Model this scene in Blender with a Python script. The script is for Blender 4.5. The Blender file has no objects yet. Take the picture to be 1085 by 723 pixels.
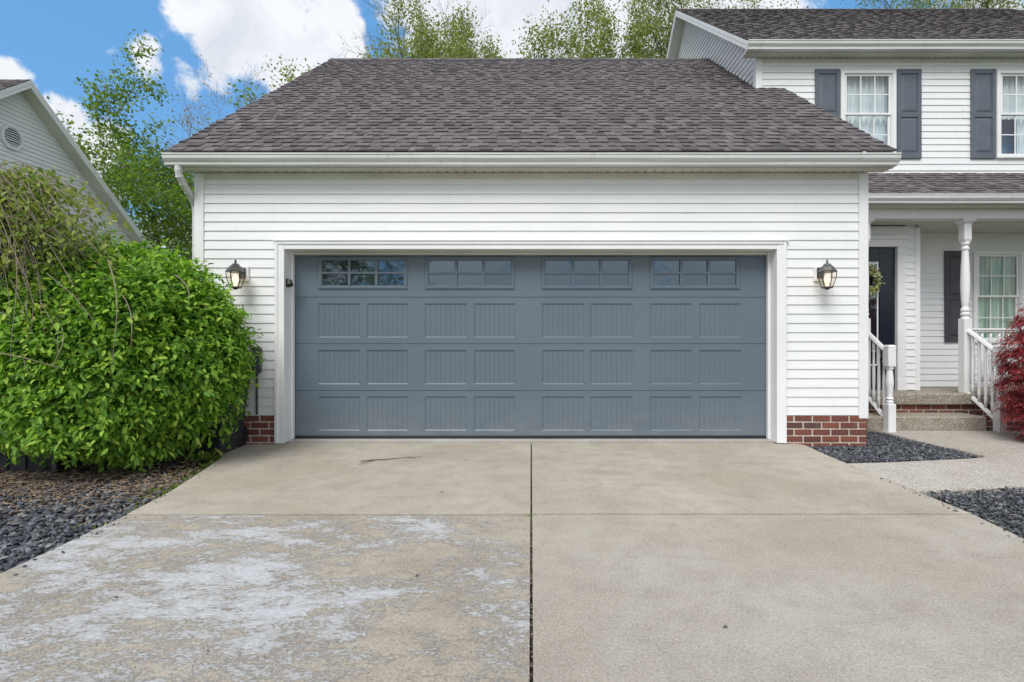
import bpy, math, random
import numpy as np
from mathutils import Vector, Matrix
random.seed(7)
SC = bpy.context.scene
COL = SC.collection
R = math.radians

# ------------------------------------------------------------------ camera
cam_d = bpy.data.cameras.new("camera")
cam = bpy.data.objects.new("camera", cam_d)
COL.objects.link(cam)
cam.location = (0, 0, 1.15)
cam.rotation_euler = (R(90), 0, 0)
cam_d.sensor_width = 36
cam_d.lens = 36 * 520 / 1085
cam_d.shift_x = -20.5 / 1085
cam_d.shift_y = 0.0
cam_d.clip_start = 0.05
cam_d.clip_end = 2000
SC.camera = cam
SC.render.resolution_x = 1024
SC.render.resolution_y = 682
SC.view_settings.view_transform = 'Standard'
SC.view_settings.look = 'None'
SC.view_settings.exposure = 0.64
SC.view_settings.gamma = 1

# ------------------------------------------------------------------ sun
SUN_EL, SUN_AZ = 52, 204            # azimuth clockwise from +Y (behind the viewer, to the right)
sd = bpy.data.lights.new("sun", 'SUN')
sd.energy = 2.0
sd.angle = R(32)
sd.color = (1.0, 0.98, 0.95)
sun = bpy.data.objects.new("sun", sd)
COL.objects.link(sun)
sv = Vector((math.sin(R(SUN_AZ)) * math.cos(R(SUN_EL)), math.cos(R(SUN_AZ)) * math.cos(R(SUN_EL)), math.sin(R(SUN_EL))))
sun.rotation_euler = sv.to_track_quat('Z', 'Y').to_euler()
sun.location = sv * 40

# ------------------------------------------------------------------ node helper
class NT:
    def __init__(s, tree):
        s.t = tree
        s.t.nodes.clear()
    def n(s, typ, **kw):
        nd = s.t.nodes.new(typ)
        for k, v in kw.items():
            if k == 'inp':
                for a, b in v.items():
                    if isinstance(b, bpy.types.NodeSocket):
                        s.t.links.new(b, nd.inputs[a])
                    else:
                        nd.inputs[a].default_value = b
            else:
                setattr(nd, k, v)
        return nd
    def math(s, op, a, b=0.0, c=None, clamp=False):
        nd = s.n('ShaderNodeMath', operation=op, use_clamp=clamp)
        for i, v in enumerate((a, b) if c is None else (a, b, c)):
            if isinstance(v, bpy.types.NodeSocket): s.t.links.new(v, nd.inputs[i])
            else: nd.inputs[i].default_value = v
        return nd.outputs[0]
    def mix(s, f, a, b, blend='MIX'):
        nd = s.n('ShaderNodeMix', data_type='RGBA', blend_type=blend)
        for i, v in ((0, f), (6, a), (7, b)):
            if isinstance(v, bpy.types.NodeSocket): s.t.links.new(v, nd.inputs[i])
            else: nd.inputs[i].default_value = (v if i == 0 else (tuple(v) + (1,))[:4])
        return nd.outputs[2]
    def ramp(s, f, pts, mode='LINEAR'):
        nd = s.n('ShaderNodeValToRGB')
        nd.color_ramp.interpolation = mode
        el = nd.color_ramp.elements
        while len(el) < len(pts): el.new(0.5)
        for e, (p, c) in zip(el, pts):
            e.position = p
            e.color = (c, c, c, 1) if isinstance(c, (int, float)) else (tuple(c) + (1,))[:4]
        s.t.links.new(f, nd.inputs[0])
        return nd.outputs[0]
    def noise(s, vec, scale, detail=4, rough=.55, dist=0.0):
        nd = s.n('ShaderNodeTexNoise', inp={'Scale': scale, 'Detail': detail, 'Roughness': rough, 'Distortion': dist})
        s.t.links.new(vec, nd.inputs['Vector'])
        return nd.outputs[0]
    def pos(s, scale=None, off=None):
        g = s.n('ShaderNodeNewGeometry').outputs['Position']
        if scale or off:
            m = s.n('ShaderNodeMapping', inp={'Vector': g, 'Scale': scale or (1, 1, 1), 'Location': off or (0, 0, 0)})
            g = m.outputs[0]
        return g

# ------------------------------------------------------------------ sky (world) with clouds placed by direction
world = bpy.data.worlds.new("World")
SC.world = world
world.use_nodes = True
W = NT(world.node_tree)
sky = W.n('ShaderNodeTexSky', sky_type='NISHITA', sun_disc=False, sun_elevation=R(SUN_EL), sun_rotation=R(SUN_AZ),
          air_density=1.0, dust_density=0.3, ozone_density=3.0)
dirv = W.n('ShaderNodeTexCoord').outputs['Generated']
def sky_dir(x, z):
    return Vector((x, 1.0, z)).normalized()
blobs = [((-.58, .62), .125, 1.15), ((-.48, .55), .10, 1.1), ((-.67, .67), .07, 1.0), ((-.40, .60), .08, .9), ((-.56, .70), .10, .8), ((-.70, .53), .04, .5),
         ((-.79, .58), .045, .62), ((-.84, .57), .04, .6), ((-.70, .57), .04, .6),
         ((-.95, .46), .05, .75), ((-.88, .40), .055, .8), ((-.84, .33), .05, .72), ((-.76, .22), .07, .85), ((-1.08, .53), .05, .8),
         ((.0, .70), .30, 1.1), ((.35, .68), .25, 1.1), ((-.18, .69), .12, .9), ((-.70, .10), .14, .8), ((-.22, .60), .07, .6), ((.9, .75), .16, .6)]
acc = None
for (x, z), r, amp in blobs:
    c = sky_dir(x, z)
    dn = W.n('ShaderNodeVectorMath', operation='DISTANCE')
    W.t.links.new(dirv, dn.inputs[0]); dn.inputs[1].default_value = c
    mr = W.n('ShaderNodeMapRange', interpolation_type='SMOOTHSTEP', inp={'Value': dn.outputs['Value'], 'From Min': r * 1.25, 'From Max': r * .2, 'To Min': 0.0, 'To Max': amp})
    acc = mr.outputs[0] if acc is None else W.math('MAXIMUM', acc, mr.outputs[0])
sep = W.n('ShaderNodeSeparateXYZ', inp={0: dirv})
back = W.n('ShaderNodeMapRange', interpolation_type='SMOOTHSTEP', inp={'Value': sep.outputs[1], 'From Min': .60, 'From Max': .30, 'To Min': 0.0, 'To Max': .85})
acc = W.math('MAXIMUM', acc, back.outputs[0])
n1 = W.noise(dirv, 8.0, 11, .62, .15)
n2 = W.noise(dirv, 2.6, 4, .5, .0)
nn = W.math('SUBTRACT', n1, .5)
dens = W.math('ADD', W.math('MULTIPLY', acc, .60), W.math('MULTIPLY', nn, 1.45))
cm = W.n('ShaderNodeMapRange', interpolation_type='SMOOTHSTEP', inp={'Value': dens, 'From Min': .26, 'From Max': .44})
cshade = W.ramp(W.noise(dirv, 9.0, 6, .6, .5), [(.3, (4.5, 4.8, 5.3)), (.6, (6.3, 6.4, 6.6))])
cshade = W.mix(W.ramp(n2, [(.35, 0), (.65, .35)]), cshade, (4.7, 5.05, 5.7))
hs = W.mix(.62, sky.outputs[0], (.95, 2.95, 5.9))
colr = W.mix(cm.outputs[0], hs, cshade)
bg = W.n('ShaderNodeBackground', inp={'Color': colr, 'Strength': 0.1})
wo = W.n('ShaderNodeOutputWorld', inp={'Surface': bg.outputs[0]})

# ------------------------------------------------------------------ materials
def mat(name):
    m = bpy.data.materials.new(name)
    m.use_nodes = True
    return m, NT(m.node_tree)
def finish(N, base, rough=.5, bump=None, bstr=.3, bdist=.002, spec=.5, metal=0.0, **extra):
    p = N.n('ShaderNodeBsdfPrincipled')
    for k, v in (('Base Color', base), ('Roughness', rough), ('Specular IOR Level', spec), ('Metallic', metal)) + tuple(extra.items()):
        if isinstance(v, bpy.types.NodeSocket): N.t.links.new(v, p.inputs[k])
        else: p.inputs[k].default_value = (tuple(v) + (1,))[:4] if isinstance(v, (tuple, list)) else v
    if bump is not None:
        b = N.n('ShaderNodeBump', inp={'Height': bump, 'Strength': bstr, 'Distance': bdist})
        N.t.links.new(b.outputs[0], p.inputs['Normal'])
    N.n('ShaderNodeOutputMaterial', inp={'Surface': p.outputs[0]})
    return p
M = {}
def simple(name, c1, c2=None, rough=.5, scale=6, bscale=60, bstr=.1, bdist=.001, spec=.5, detail=5, stretch=None, lo=.35, hi=.7):
    m, N = mat(name)
    v = N.pos(stretch)
    col = N.mix(N.ramp(N.noise(v, scale, detail, .6), [(lo, 0), (hi, 1)]), c1, c2 or tuple(x * .9 for x in c1))
    finish(N, col, rough, N.noise(N.pos(), bscale, 3), bstr, bdist, spec)
    M[name] = m
    return m
def vinyl():
    m, N = mat('vinyl_siding')
    P = N.pos()
    c = N.mix(N.ramp(N.noise(P, .9, 5, .6), [(.35, 0), (.7, 1)]), (.80, .805, .81), (.745, .755, .765))
    c = N.mix(N.ramp(N.noise(N.pos((6, 6, .5)), 2.4, 6, .7), [(.55, 0), (.8, .35)]), c, (.60, .60, .57))
    c = N.mix(N.ramp(N.noise(N.pos((.5, .5, 9)), 3, 5, .7), [(.55, 0), (.8, .3)]), c, (.63, .63, .61))
    finish(N, c, .42, N.noise(N.pos((.6, .6, 5)), 3.0, 3), .25, .01)
    M['vinyl_siding'] = m
vinyl()
simple('vinyl_side', (.74, .755, .77), (.68, .70, .715), .45, .9, 90, .12, .0008)
simple('white_trim', (.80, .80, .80), (.74, .745, .75), .4, 3, 50, .08)
simple('soffit_vinyl', (.66, .64, .585), (.57, .55, .49), .5, 2, 50, .08)
simple('porch_ceiling', (.60, .59, .55), (.55, .54, .50), .5, 2, 50, .08)
simple('black_metal', (.025, .025, .027), (.05, .048, .045), .38, 20, 80, .1)
simple('bin_plastic', (.018, .021, .028), (.03, .034, .044), .42, 8, 300, .15, .0006)
simple('bin_lid', (.05, .056, .063), (.07, .076, .083), .5, 8, 300, .15, .0006)
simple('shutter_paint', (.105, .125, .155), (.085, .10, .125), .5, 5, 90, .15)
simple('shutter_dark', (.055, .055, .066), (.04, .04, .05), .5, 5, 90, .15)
simple('navy_door', (.006, .009, .018), (.009, .012, .022), .35, 4, 90, .1)
simple('rubber_seal', (.006, .008, .014), (.012, .014, .02), .5, 6)
simple('bark', (.11, .09, .07), (.05, .042, .036), .9, 8, 40, .8, .01, stretch=(1, 1, .3))
simple('bark_light', (.30, .25, .20), (.16, .125, .10), .85, 10, 60, .5, .004)
simple('bark_rust', (.30, .17, .10), (.20, .11, .07), .9, 10, 40, .5, .004)
simple('mortar', (.66, .60, .52), (.50, .45, .39), .95, 14, 150, .6, .003)
simple('dirt', (.085, .068, .05), (.045, .036, .028), .95, 12, 60, 1.0, .02)
simple('litter', (.34, .25, .17), (.11, .075, .05), .9, 30, 60, .3)
simple('wire', (.02, .02, .02), None, .5)

def gutter_material():
    m, N = mat('gutter_metal')
    st = N.noise(N.pos((.35, 2, 26)), 2.2, 5, .65)
    sp = N.noise(N.pos((3, 3, .6)), 3.0, 6, .7)
    c = N.mix(N.ramp(st, [(.42, 0), (.72, .75)]), (.66, .67, .66), (.37, .37, .36))
    c = N.mix(N.ramp(sp, [(.58, 0), (.75, .6)]), c, (.30, .29, .26))
    finish(N, c, .38)
    M['gutter_metal'] = m
gutter_material()

def door_material():
    m, N = mat('door_paint')
    grain = N.noise(N.pos((1.2, 1, 26)), 7, 6, .6, .6)
    big = N.noise(N.pos(), 1.3, 4)
    c = N.mix(N.ramp(big, [(.35, 0), (.65, 1)]), (.107, .141, .175), (.119, .153, .186))
    c = N.mix(N.ramp(grain, [(.4, 0), (.7, .25)]), c, (.095, .130, .165))
    sz = N.n('ShaderNodeSeparateXYZ', inp={0: N.pos()})
    low = N.n('ShaderNodeMapRange', inp={'Value': sz.outputs[2], 'From Min': .55, 'From Max': .03, 'To Min': 0.0, 'To Max': .5})
    dust = N.math('MULTIPLY', low.outputs[0], N.ramp(N.noise(N.pos((1, 1, 2.5)), 5, 6, .7), [(.35, 0), (.7, 1)]))
    c = N.mix(dust, c, (.24, .235, .22))
    finish(N, c, .42, N.math('ADD', grain, N.math('MULTIPLY', big, 3.0)), .35, .0018)
    M['door_paint'] = m
door_material()

def shingle_material():
    m, N = mat('asphalt_shingle')
    rnd = N.n('ShaderNodeNewGeometry').outputs['Random Per Island']
    c = N.ramp(rnd, [(0, (.092, .082, .087)), (.25, (.130, .115, .120)), (.5, (.160, .142, .145)), (.75, (.142, .127, .134)), (1, (.198, .177, .177))])
    gr = N.noise(N.pos(), 130, 3, .7)
    c = N.mix(N.ramp(gr, [(.35, .0), (.7, .55)]), c, N.mix(1.0, c, (.5, .5, .5), 'MULTIPLY'))
    st = N.noise(N.pos((.5, 1, 1)), 1.6, 5, .6)
    c = N.mix(N.ramp(st, [(.5, 0), (.78, .35)]), c, (.06, .055, .06))
    finish(N, c, .95, gr, .9, .004, .2)
    M['asphalt_shingle'] = m
shingle_material()

def brick_material():
    m, N = mat('red_brick')
    rnd = N.n('ShaderNodeNewGeometry').outputs['Random Per Island']
    c = N.ramp(rnd, [(0, (.11, .055, .046)), (.3, (.20, .072, .052)), (.6, (.27, .095, .064)), (.85, (.17, .062, .048)), (1, (.10, .066, .062))])
    g = N.noise(N.pos(), 55, 5, .7)
    c = N.mix(N.ramp(g, [(.4, 0), (.75, .6)]), c, (.09, .045, .04))
    w = N.noise(N.pos(), 9, 5, .7)
    c = N.mix(N.ramp(w, [(.6, 0), (.8, .4)]), c, (.42, .36, .31))
    finish(N, c, .9, g, .7, .004, .25)
    M['red_brick'] = m
brick_material()

def concrete(name, base, dark, speck=.35, flake=False, agg=260, pebbly=False):
    m, N = mat(name)
    P = N.pos()
    big = N.noise(P, .8, 6, .62, .4)
    mid = N.noise(P, 4.5, 6, .65, .2)
    c = N.mix(N.ramp(big, [(.38, 0), (.62, 1)]), base, tuple(x * y for x, y in zip(base, (.80, .77, .73))))
    c = N.mix(N.ramp(mid, [(.45, 0), (.75, .75)]), c, dark)
    st = N.noise(N.pos((.55, 1.6, 1), (9, 2, 0)), 2.0, 7, .7, .8)
    c = N.mix(N.ramp(st, [(.54, 0), (.72, .42)]), c, tuple(x * .72 for x in dark))
    fine = N.noise(P, 85, 8, .85)
    c = N.mix(N.ramp(fine, [(.34, speck), (.49, 0)]), c, tuple(x * .5 for x in dark))
    c = N.mix(N.ramp(fine, [(.53, 0), (.70, speck)]), c, tuple(min(.8, x * 1.45) for x in base))
    vo = N.n('ShaderNodeTexVoronoi', inp={'Vector': P, 'Scale': agg})
    hsv = N.n('ShaderNodeSeparateColor', inp={0: vo.outputs['Color']})
    c = N.mix(N.ramp(hsv.outputs[0], [(.72, 0), (.9, .6 if pebbly else .28)]), c, (.19, .155, .13))
    c = N.mix(N.ramp(hsv.outputs[1], [(.7, 0), (.95, .7 if pebbly else .25)]), c, (.72, .69, .64))
    pit = N.n('ShaderNodeTexVoronoi', inp={'Vector': P, 'Scale': 38})
    pitm = N.ramp(pit.outputs['Distance'], [(.045, 1), (.075, 0)])
    pitn = N.math('MULTIPLY', pitm, N.ramp(N.noise(P, 3.1, 3), [(.5, 0), (.62, 1)]))
    c = N.mix(pitn, c, (.10, .085, .07))
    bump = N.math('ADD', fine, N.math('MULTIPLY', vo.outputs['Distance'], 1.2 if pebbly else .5))
    if flake:
        # scaled cement skin: pale blue-white patches with torn edges lying over the tan body
        f1 = N.noise(N.pos((.8, 1.5, 1), (3.3, 1.7, 0)), 1.5, 6, .6, .5)
        f2 = N.noise(N.pos((1.0, 2.1, 1), (1.3, 5.7, 0)), 6.5, 9, .78, .5)
        f3 = N.noise(N.pos((1.0, 2.0, 1), (0, 0, 0)), 34, 6, .75)
        f4 = N.noise(N.pos((1.0, 1.6, 1), (7, 0, 0)), 70, 4, .7)
        s = N.math('ADD', N.math('MULTIPLY', f1, .85), N.math('ADD', N.math('MULTIPLY', f2, .85), N.math('ADD', N.math('MULTIPLY', f3, .50), N.math('MULTIPLY', f4, .28))))
        sx = N.n('ShaderNodeSeparateXYZ', inp={0: P})
        edge = N.n('ShaderNodeMapRange', interpolation_type='SMOOTHSTEP', inp={'Value': sx.outputs[0], 'From Min': -1.6, 'From Max': 0.25, 'To Min': .045, 'To Max': -.015})
        s = N.math('ADD', s, edge.outputs[0])
        half = N.math('MULTIPLY', s, .5)
        fm = N.ramp(half, [(.622, 0), (.637, .48), (.665, .66), (.705, .9)])
        fc = N.mix(N.ramp(f3, [(.35, 0), (.65, 1)]), (.42, .435, .46), (.59, .60, .615))
        rim = N.ramp(half, [(.604, 0), (.622, .38), (.638, 0)])
        c = N.mix(rim, c, (.15, .125, .105))
        c = N.mix(fm, c, fc)
        bump = N.math('ADD', bump, N.math('MULTIPLY', fm, 1.3))
    finish(N, c, .9, bump, .8, .005, .25)
    M[name] = m
concrete('driveway_concrete', (.468, .427, .363), (.29, .258, .210), .6)
concrete('driveway_near', (.442, .405, .350), (.30, .270, .226), .75)
concrete('flaking_concrete', (.438, .395, .330), (.27, .234, .186), .7, flake=True)
concrete('walk_concrete', (.47, .44, .395), (.36, .33, .29), .42, agg=120, pebbly=True)
concrete('step_concrete', (.33, .295, .235), (.21, .185, .15), .5, agg=110, pebbly=True)
concrete('threshold_concrete', (.46, .45, .42), (.35, .33, .30), .25)

def stone_material():
    m, N = mat('slate_chips')
    rnd = N.n('ShaderNodeNewGeometry').outputs['Random Per Island']
    c = N.ramp(rnd, [(0, (.018, .020, .027)), (.35, (.040, .045, .057)), (.65, (.080, .088, .105)), (.88, (.15, .16, .18)), (1, (.26, .25, .24))])
    g = N.noise(N.pos(), 90, 4, .6)
    c = N.mix(N.ramp(g, [(.4, 0), (.7, .45)]), c, (.13, .135, .145))
    finish(N, c, .72, g, .5, .003, .4)
    M['slate_chips'] = m
stone_material()

def leaf_material(name, stops, trans=.35, rough=.45):
    m, N = mat(name)
    rnd = N.n('ShaderNodeNewGeometry').outputs['Random Per Island']
    c = N.ramp(rnd, stops)
    big = N.noise(N.pos(), 2.2, 3)
    c = N.mix(N.ramp(big, [(.4, 0), (.7, .3)]), c, N.mix(1.0, c, (1.35, 1.15, .7), 'MULTIPLY'))
    p = N.n('ShaderNodeBsdfPrincipled', inp={'Base Color': c, 'Roughness': rough, 'Specular IOR Level': .35})
    t = N.n('ShaderNodeBsdfTranslucent', inp={'Color': N.mix(1.0, c, (1.3, 1.5, .7), 'MULTIPLY')})
    mx = N.n('ShaderNodeMixShader', inp={0: trans, 1: p.outputs[0], 2: t.outputs[0]})
    N.n('ShaderNodeOutputMaterial', inp={'Surface': mx.outputs[0]})
    M[name] = m
leaf_material('bush_leaves', [(0, (.05, .12, .018)), (.3, (.12, .27, .030)), (.7, (.26, .46, .055)), (1, (.46, .60, .10))], .38, .56)
leaf_material('vine_leaves', [(0, (.12, .19, .03)), (.5, (.22, .29, .05)), (1, (.36, .38, .09))], .4)
leaf_material('tree_leaves', [(0, (.08, .13, .028)), (.5, (.15, .235, .045)), (1, (.26, .34, .08))], .5)
leaf_material('spring_leaves', [(0, (.14, .165, .06)), (.5, (.23, .26, .09)), (1, (.34, .36, .15))], .45)
leaf_material('rust_leaves', [(0, (.28, .17, .09)), (.5, (.38, .26, .15)), (1, (.30, .28, .12))], .4)
leaf_material('maple_leaves', [(0, (.08, .008, .014)), (.45, (.24, .024, .038)), (.8, (.42, .06, .075)), (1, (.55, .16, .15))], .3, .5)
leaf_material('weed_leaves', [(0, (.10, .20, .03)), (.5, (.20, .30, .05)), (1, (.34, .40, .10))], .4)
leaf_material('wreath_leaves', [(0, (.10, .16, .05)), (.5, (.28, .34, .12)), (.8, (.62, .55, .30)), (1, (.75, .72, .50))], .25)

def grass_material():
    m, N = mat('lawn')
    c = N.mix(N.ramp(N.noise(N.pos(), 3, 6), [(.35, 0), (.65, 1)]), (.05, .10, .02), (.09, .14, .035))
    finish(N, c, .95, N.noise(N.pos(), 80, 4), 1.0, .03, .2)
    M['lawn'] = m
grass_material()

def glass_thin(name, refl, tint=(.9, .95, .95), rough=.02, mult=1.3):
    m, N = mat(name)
    tr = N.n('ShaderNodeBsdfTransparent', inp={'Color': tint + (1,)})
    gl = N.n('ShaderNodeBsdfGlossy', inp={'Color': (1, 1, 1, 1), 'Roughness': rough})
    fr = N.n('ShaderNodeLayerWeight', inp={'Blend': .5})
    f = N.math('ADD', N.math('MULTIPLY', N.math('ADD', N.math('MULTIPLY', N.math('POWER', fr.outputs['Facing'], 5.0), .9), .045), mult), refl, clamp=True)
    mx = N.n('ShaderNodeMixShader', inp={0: f, 1: tr.outputs[0], 2: gl.outputs[0]})
    N.n('ShaderNodeOutputMaterial', inp={'Surface': mx.outputs[0]})
    M[name] = m
glass_thin('window_glass', .03)
glass_thin('lantern_glass', .0, (.98, .95, .88), .15, .5)
def dark_glass():
    m, N = mat('garage_glass')
    wob = N.noise(N.pos((1, 1, 1.6)), 3, 2)
    d = N.n('ShaderNodeBsdfDiffuse', inp={'Color': (.012, .014, .018, 1)})
    b = N.n('ShaderNodeBump', inp={'Height': wob, 'Strength': .12, 'Distance': .02})
    g = N.n('ShaderNodeBsdfGlossy', inp={'Color': (.70, .88, 1, 1), 'Roughness': .03, 'Normal': b.outputs[0]})
    mx = N.n('ShaderNodeMixShader', inp={0: .17, 1: d.outputs[0], 2: g.outputs[0]})
    N.n('ShaderNodeOutputMaterial', inp={'Surface': mx.outputs[0]})
    M['garage_glass'] = m
dark_glass()
def curtain(name, c1, c2, fold=38):
    m, N = mat(name)
    w = N.noise(N.pos((1, 1, .06)), fold, 2, .5)
    c = N.mix(N.ramp(w, [(.35, 0), (.65, 1)]), c1, c2)
    finish(N, c, .9, w, .9, .02, .1)
    M[name] = m
curtain('white_curtain', (.82, .84, .85), (.70, .73, .76), 16)
curtain('green_curtain', (.74, .86, .72), (.22, .38, .25), 15)
simple('room_dark', (.035, .04, .045), None, .9)
simple('room_reflection_blue', (.34, .46, .66), (.26, .36, .54), .9, 2)  # bluish reflection of the upper panes, painted onto the room box behind them
def emis(name, c, s):
    m, N = mat(name)
    e = N.n('ShaderNodeEmission', inp={'Color': c + (1,), 'Strength': s})
    N.n('ShaderNodeOutputMaterial', inp={'Surface': e.outputs[0]})
    M[name] = m
emis('bulb_light', (1.0, .82, .62), 1.0)
simple('frosted', (.78, .70, .58), (.7, .62, .5), .4, 20)

# ------------------------------------------------------------------ mesh builder
class MB:
    def __init__(s): s.v = []; s.f = []; s.mi = []; s.cur = 0
    def quad(s, *p):
        i = len(s.v); s.v.extend([tuple(q) for q in p]); s.f.append(tuple(range(i, i + len(p)))); s.mi.append(s.cur)
    def hexa(s, c):   # 8 corners: bottom 4 (ccw), top 4
        i = len(s.v); s.v.extend([tuple(q) for q in c])
        for f in ((3, 2, 1, 0), (4, 5, 6, 7), (0, 1, 5, 4), (1, 2, 6, 5), (2, 3, 7, 6), (3, 0, 4, 7)):
            s.f.append(tuple(i + k for k in f)); s.mi.append(s.cur)
    def box(s, x0, x1, y0, y1, z0, z1, bev=0.0):
        if bev <= 0:
            s.hexa([(x0, y0, z0), (x1, y0, z0), (x1, y1, z0), (x0, y1, z0), (x0, y0, z1), (x1, y0, z1), (x1, y1, z1), (x0, y1, z1)])
            return
        b = min(bev, (x1 - x0) * .45, (y1 - y0) * .45, (z1 - z0) * .45)
        i = len(s.v); idx = {}
        for sx in (0, 1):
            for sy in (0, 1):
                for sz in (0, 1):
                    X, Y, Z = (x0, x1)[sx], (y0, y1)[sy], (z0, z1)[sz]
                    dx, dy, dz = (b, -b)[sx], (b, -b)[sy], (b, -b)[sz]
                    for a, q in (('x', (X, Y + dy, Z + dz)), ('y', (X + dx, Y, Z + dz)), ('z', (X + dx, Y + dy, Z))):
                        idx[(sx, sy, sz, a)] = len(s.v); s.v.append(q)
        F = []
        for k in (0, 1):
            o = (lambda t: t if k else t[::-1])
            F.append(o([idx[(k, 0, 0, 'x')], idx[(k, 1, 0, 'x')], idx[(k, 1, 1, 'x')], idx[(k, 0, 1, 'x')]]))
            F.append(o([idx[(0, k, 0, 'y')], idx[(0, k, 1, 'y')], idx[(1, k, 1, 'y')], idx[(1, k, 0, 'y')]]))
            F.append(o([idx[(0, 0, k, 'z')], idx[(1, 0, k, 'z')], idx[(1, 1, k, 'z')], idx[(0, 1, k, 'z')]]))
        for a in (0, 1):
            for c in (0, 1):
                F.append([idx[(a, c, 0, 'x')], idx[(a, c, 1, 'x')], idx[(a, c, 1, 'y')], idx[(a, c, 0, 'y')]])
                F.append([idx[(a, 0, c, 'x')], idx[(a, 1, c, 'x')], idx[(a, 1, c, 'z')], idx[(a, 0, c, 'z')]])
                F.append([idx[(0, a, c, 'y')], idx[(1, a, c, 'y')], idx[(1, a, c, 'z')], idx[(0, a, c, 'z')]])
        for sx in (0, 1):
            for sy in (0, 1):
                for sz in (0, 1):
                    F.append([idx[(sx, sy, sz, a)] for a in 'xyz'])
        for f in F: s.f.append(tuple(f)); s.mi.append(s.cur)
    def prism(s, pts, y0, y1, axis='y'):
        """outline pts extruded along an axis; pts are the other two coordinates in order"""
        n = len(pts)
        def P(p, t):
            return {'y': (p[0], t, p[1]), 'x': (t, p[0], p[1]), 'z': (p[0], p[1], t)}[axis]
        i = len(s.v)
        s.v.extend([P(p, y0) for p in pts] + [P(p, y1) for p in pts])
        s.f.append(tuple(i + k for k in range(n))); s.mi.append(s.cur)
        s.f.append(tuple(i + n + k for k in reversed(range(n)))); s.mi.append(s.cur)
        for k in range(n):
            j = (k + 1) % n
            s.f.append((i + k, i + j, i + n + j, i + n + k)); s.mi.append(s.cur)
    def lathe(s, cx, cy, prof, n=16, square=None, rot=0.0):
        """profile [(r,z)], round section"""
        i = len(s.v)
        for r, z in prof:
            for k in range(n):
                a = 2 * math.pi * (k + .5) / n + rot
                s.v.append((cx + r * math.cos(a), cy + r * math.sin(a), z))
        for j in range(len(prof) - 1):
            for k in range(n):
                a, b = i + j * n + k, i + j * n + (k + 1) % n
                s.f.append((a, b, b + n, a + n)); s.mi.append(s.cur)
        s.f.append(tuple(i + k for k in reversed(range(n)))); s.mi.append(s.cur)
        e = i + (len(prof) - 1) * n
        s.f.append(tuple(e + k for k in range(n))); s.mi.append(s.cur)
    def tube(s, pts, rad, n=6, cap=True):
        pts = [Vector(p) for p in pts]
        if not isinstance(rad, (list, tuple)): rad = [rad] * len(pts)
        i = len(s.v); up = None
        for k, p in enumerate(pts):
            d = (pts[min(k + 1, len(pts) - 1)] - pts[max(k - 1, 0)])
            if d.length < 1e-9: d = Vector((0, 0, 1))
            d.normalize()
            if up is None:
                up = Vector((1, 0, 0)) if abs(d.x) < .8 else Vector((0, 1, 0))
            a = (up - d * up.dot(d))
            if a.length < 1e-6: a = d.orthogonal()
            a.normalize(); up = a; b = d.cross(a)
            for j in range(n):
                t = 2 * math.pi * j / n
                q = p + (a * math.cos(t) + b * math.sin(t)) * rad[k]
                s.v.append((q.x, q.y, q.z))
        for k in range(len(pts) - 1):
            for j in range(n):
                a, b = i + k * n + j, i + k * n + (j + 1) % n
                s.f.append((a, b, b + n, a + n)); s.mi.append(s.cur)
        if cap:
            s.f.append(tuple(i + k for k in reversed(range(n)))); s.mi.append(s.cur)
            e = i + (len(pts) - 1) * n
            s.f.append(tuple(e + k for k in range(n))); s.mi.append(s.cur)
    def build(s, name, m, parent=None, smooth=False):
        me = bpy.data.meshes.new(name)
        off = Vector((0, 0, 0)); p = parent
        while p is not None: off += p.location; p = p.parent
        vv = [(a - off.x, b - off.y, c - off.z) for a, b, c in s.v]
        me.from_pydata(vv, [], s.f)
        ms = m if isinstance(m, (list, tuple)) else [m]
        for q in ms: me.materials.append(M[q])
        if len(ms) > 1: me.polygons.foreach_set('material_index', s.mi)
        if smooth: me.polygons.foreach_set('use_smooth', [True] * len(me.polygons))
        me.update()
        o = bpy.data.objects.new(name, me)
        COL.objects.link(o)
        if parent is not None: o.parent = parent
        return o

def np_build(name, V, F, m, parent=None):
    me = bpy.data.meshes.new(name)
    off = Vector((0, 0, 0)); p = parent
    while p is not None: off += p.location; p = p.parent
    V = np.asarray(V, dtype=np.float32) - np.array(off, dtype=np.float32)
    n, k = F.shape
    me.vertices.add(len(V)); me.vertices.foreach_set('co', V.ravel())
    me.loops.add(n * k); me.loops.foreach_set('vertex_index', F.astype(np.int32).ravel())
    me.polygons.add(n); me.polygons.foreach_set('loop_start', np.arange(0, n * k, k, dtype=np.int32))
    me.polygons.foreach_set('loop_total', np.full(n, k, dtype=np.int32))
    me.materials.append(M[m]); me.update(calc_edges=True)
    o = bpy.data.objects.new(name, me); COL.objects.link(o)
    if parent is not None: o.parent = parent
    return o

def tag(o, label=None, cat=None, group=None, kind=None):
    if label: o['label'] = label
    if cat: o['category'] = cat
    if group: o['group'] = group
    if kind: o['kind'] = kind
    return o
def empty(name, loc=(0, 0, 0)):
    o = bpy.data.objects.new(name, None); COL.objects.link(o)
    o.location = loc; o.empty_display_size = .2
    return o
def copy_tree(o, parent=None):
    c = o.copy(); COL.objects.link(c); c.parent = parent
    for ch in list(o.children): copy_tree(ch, c)
    return c

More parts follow.
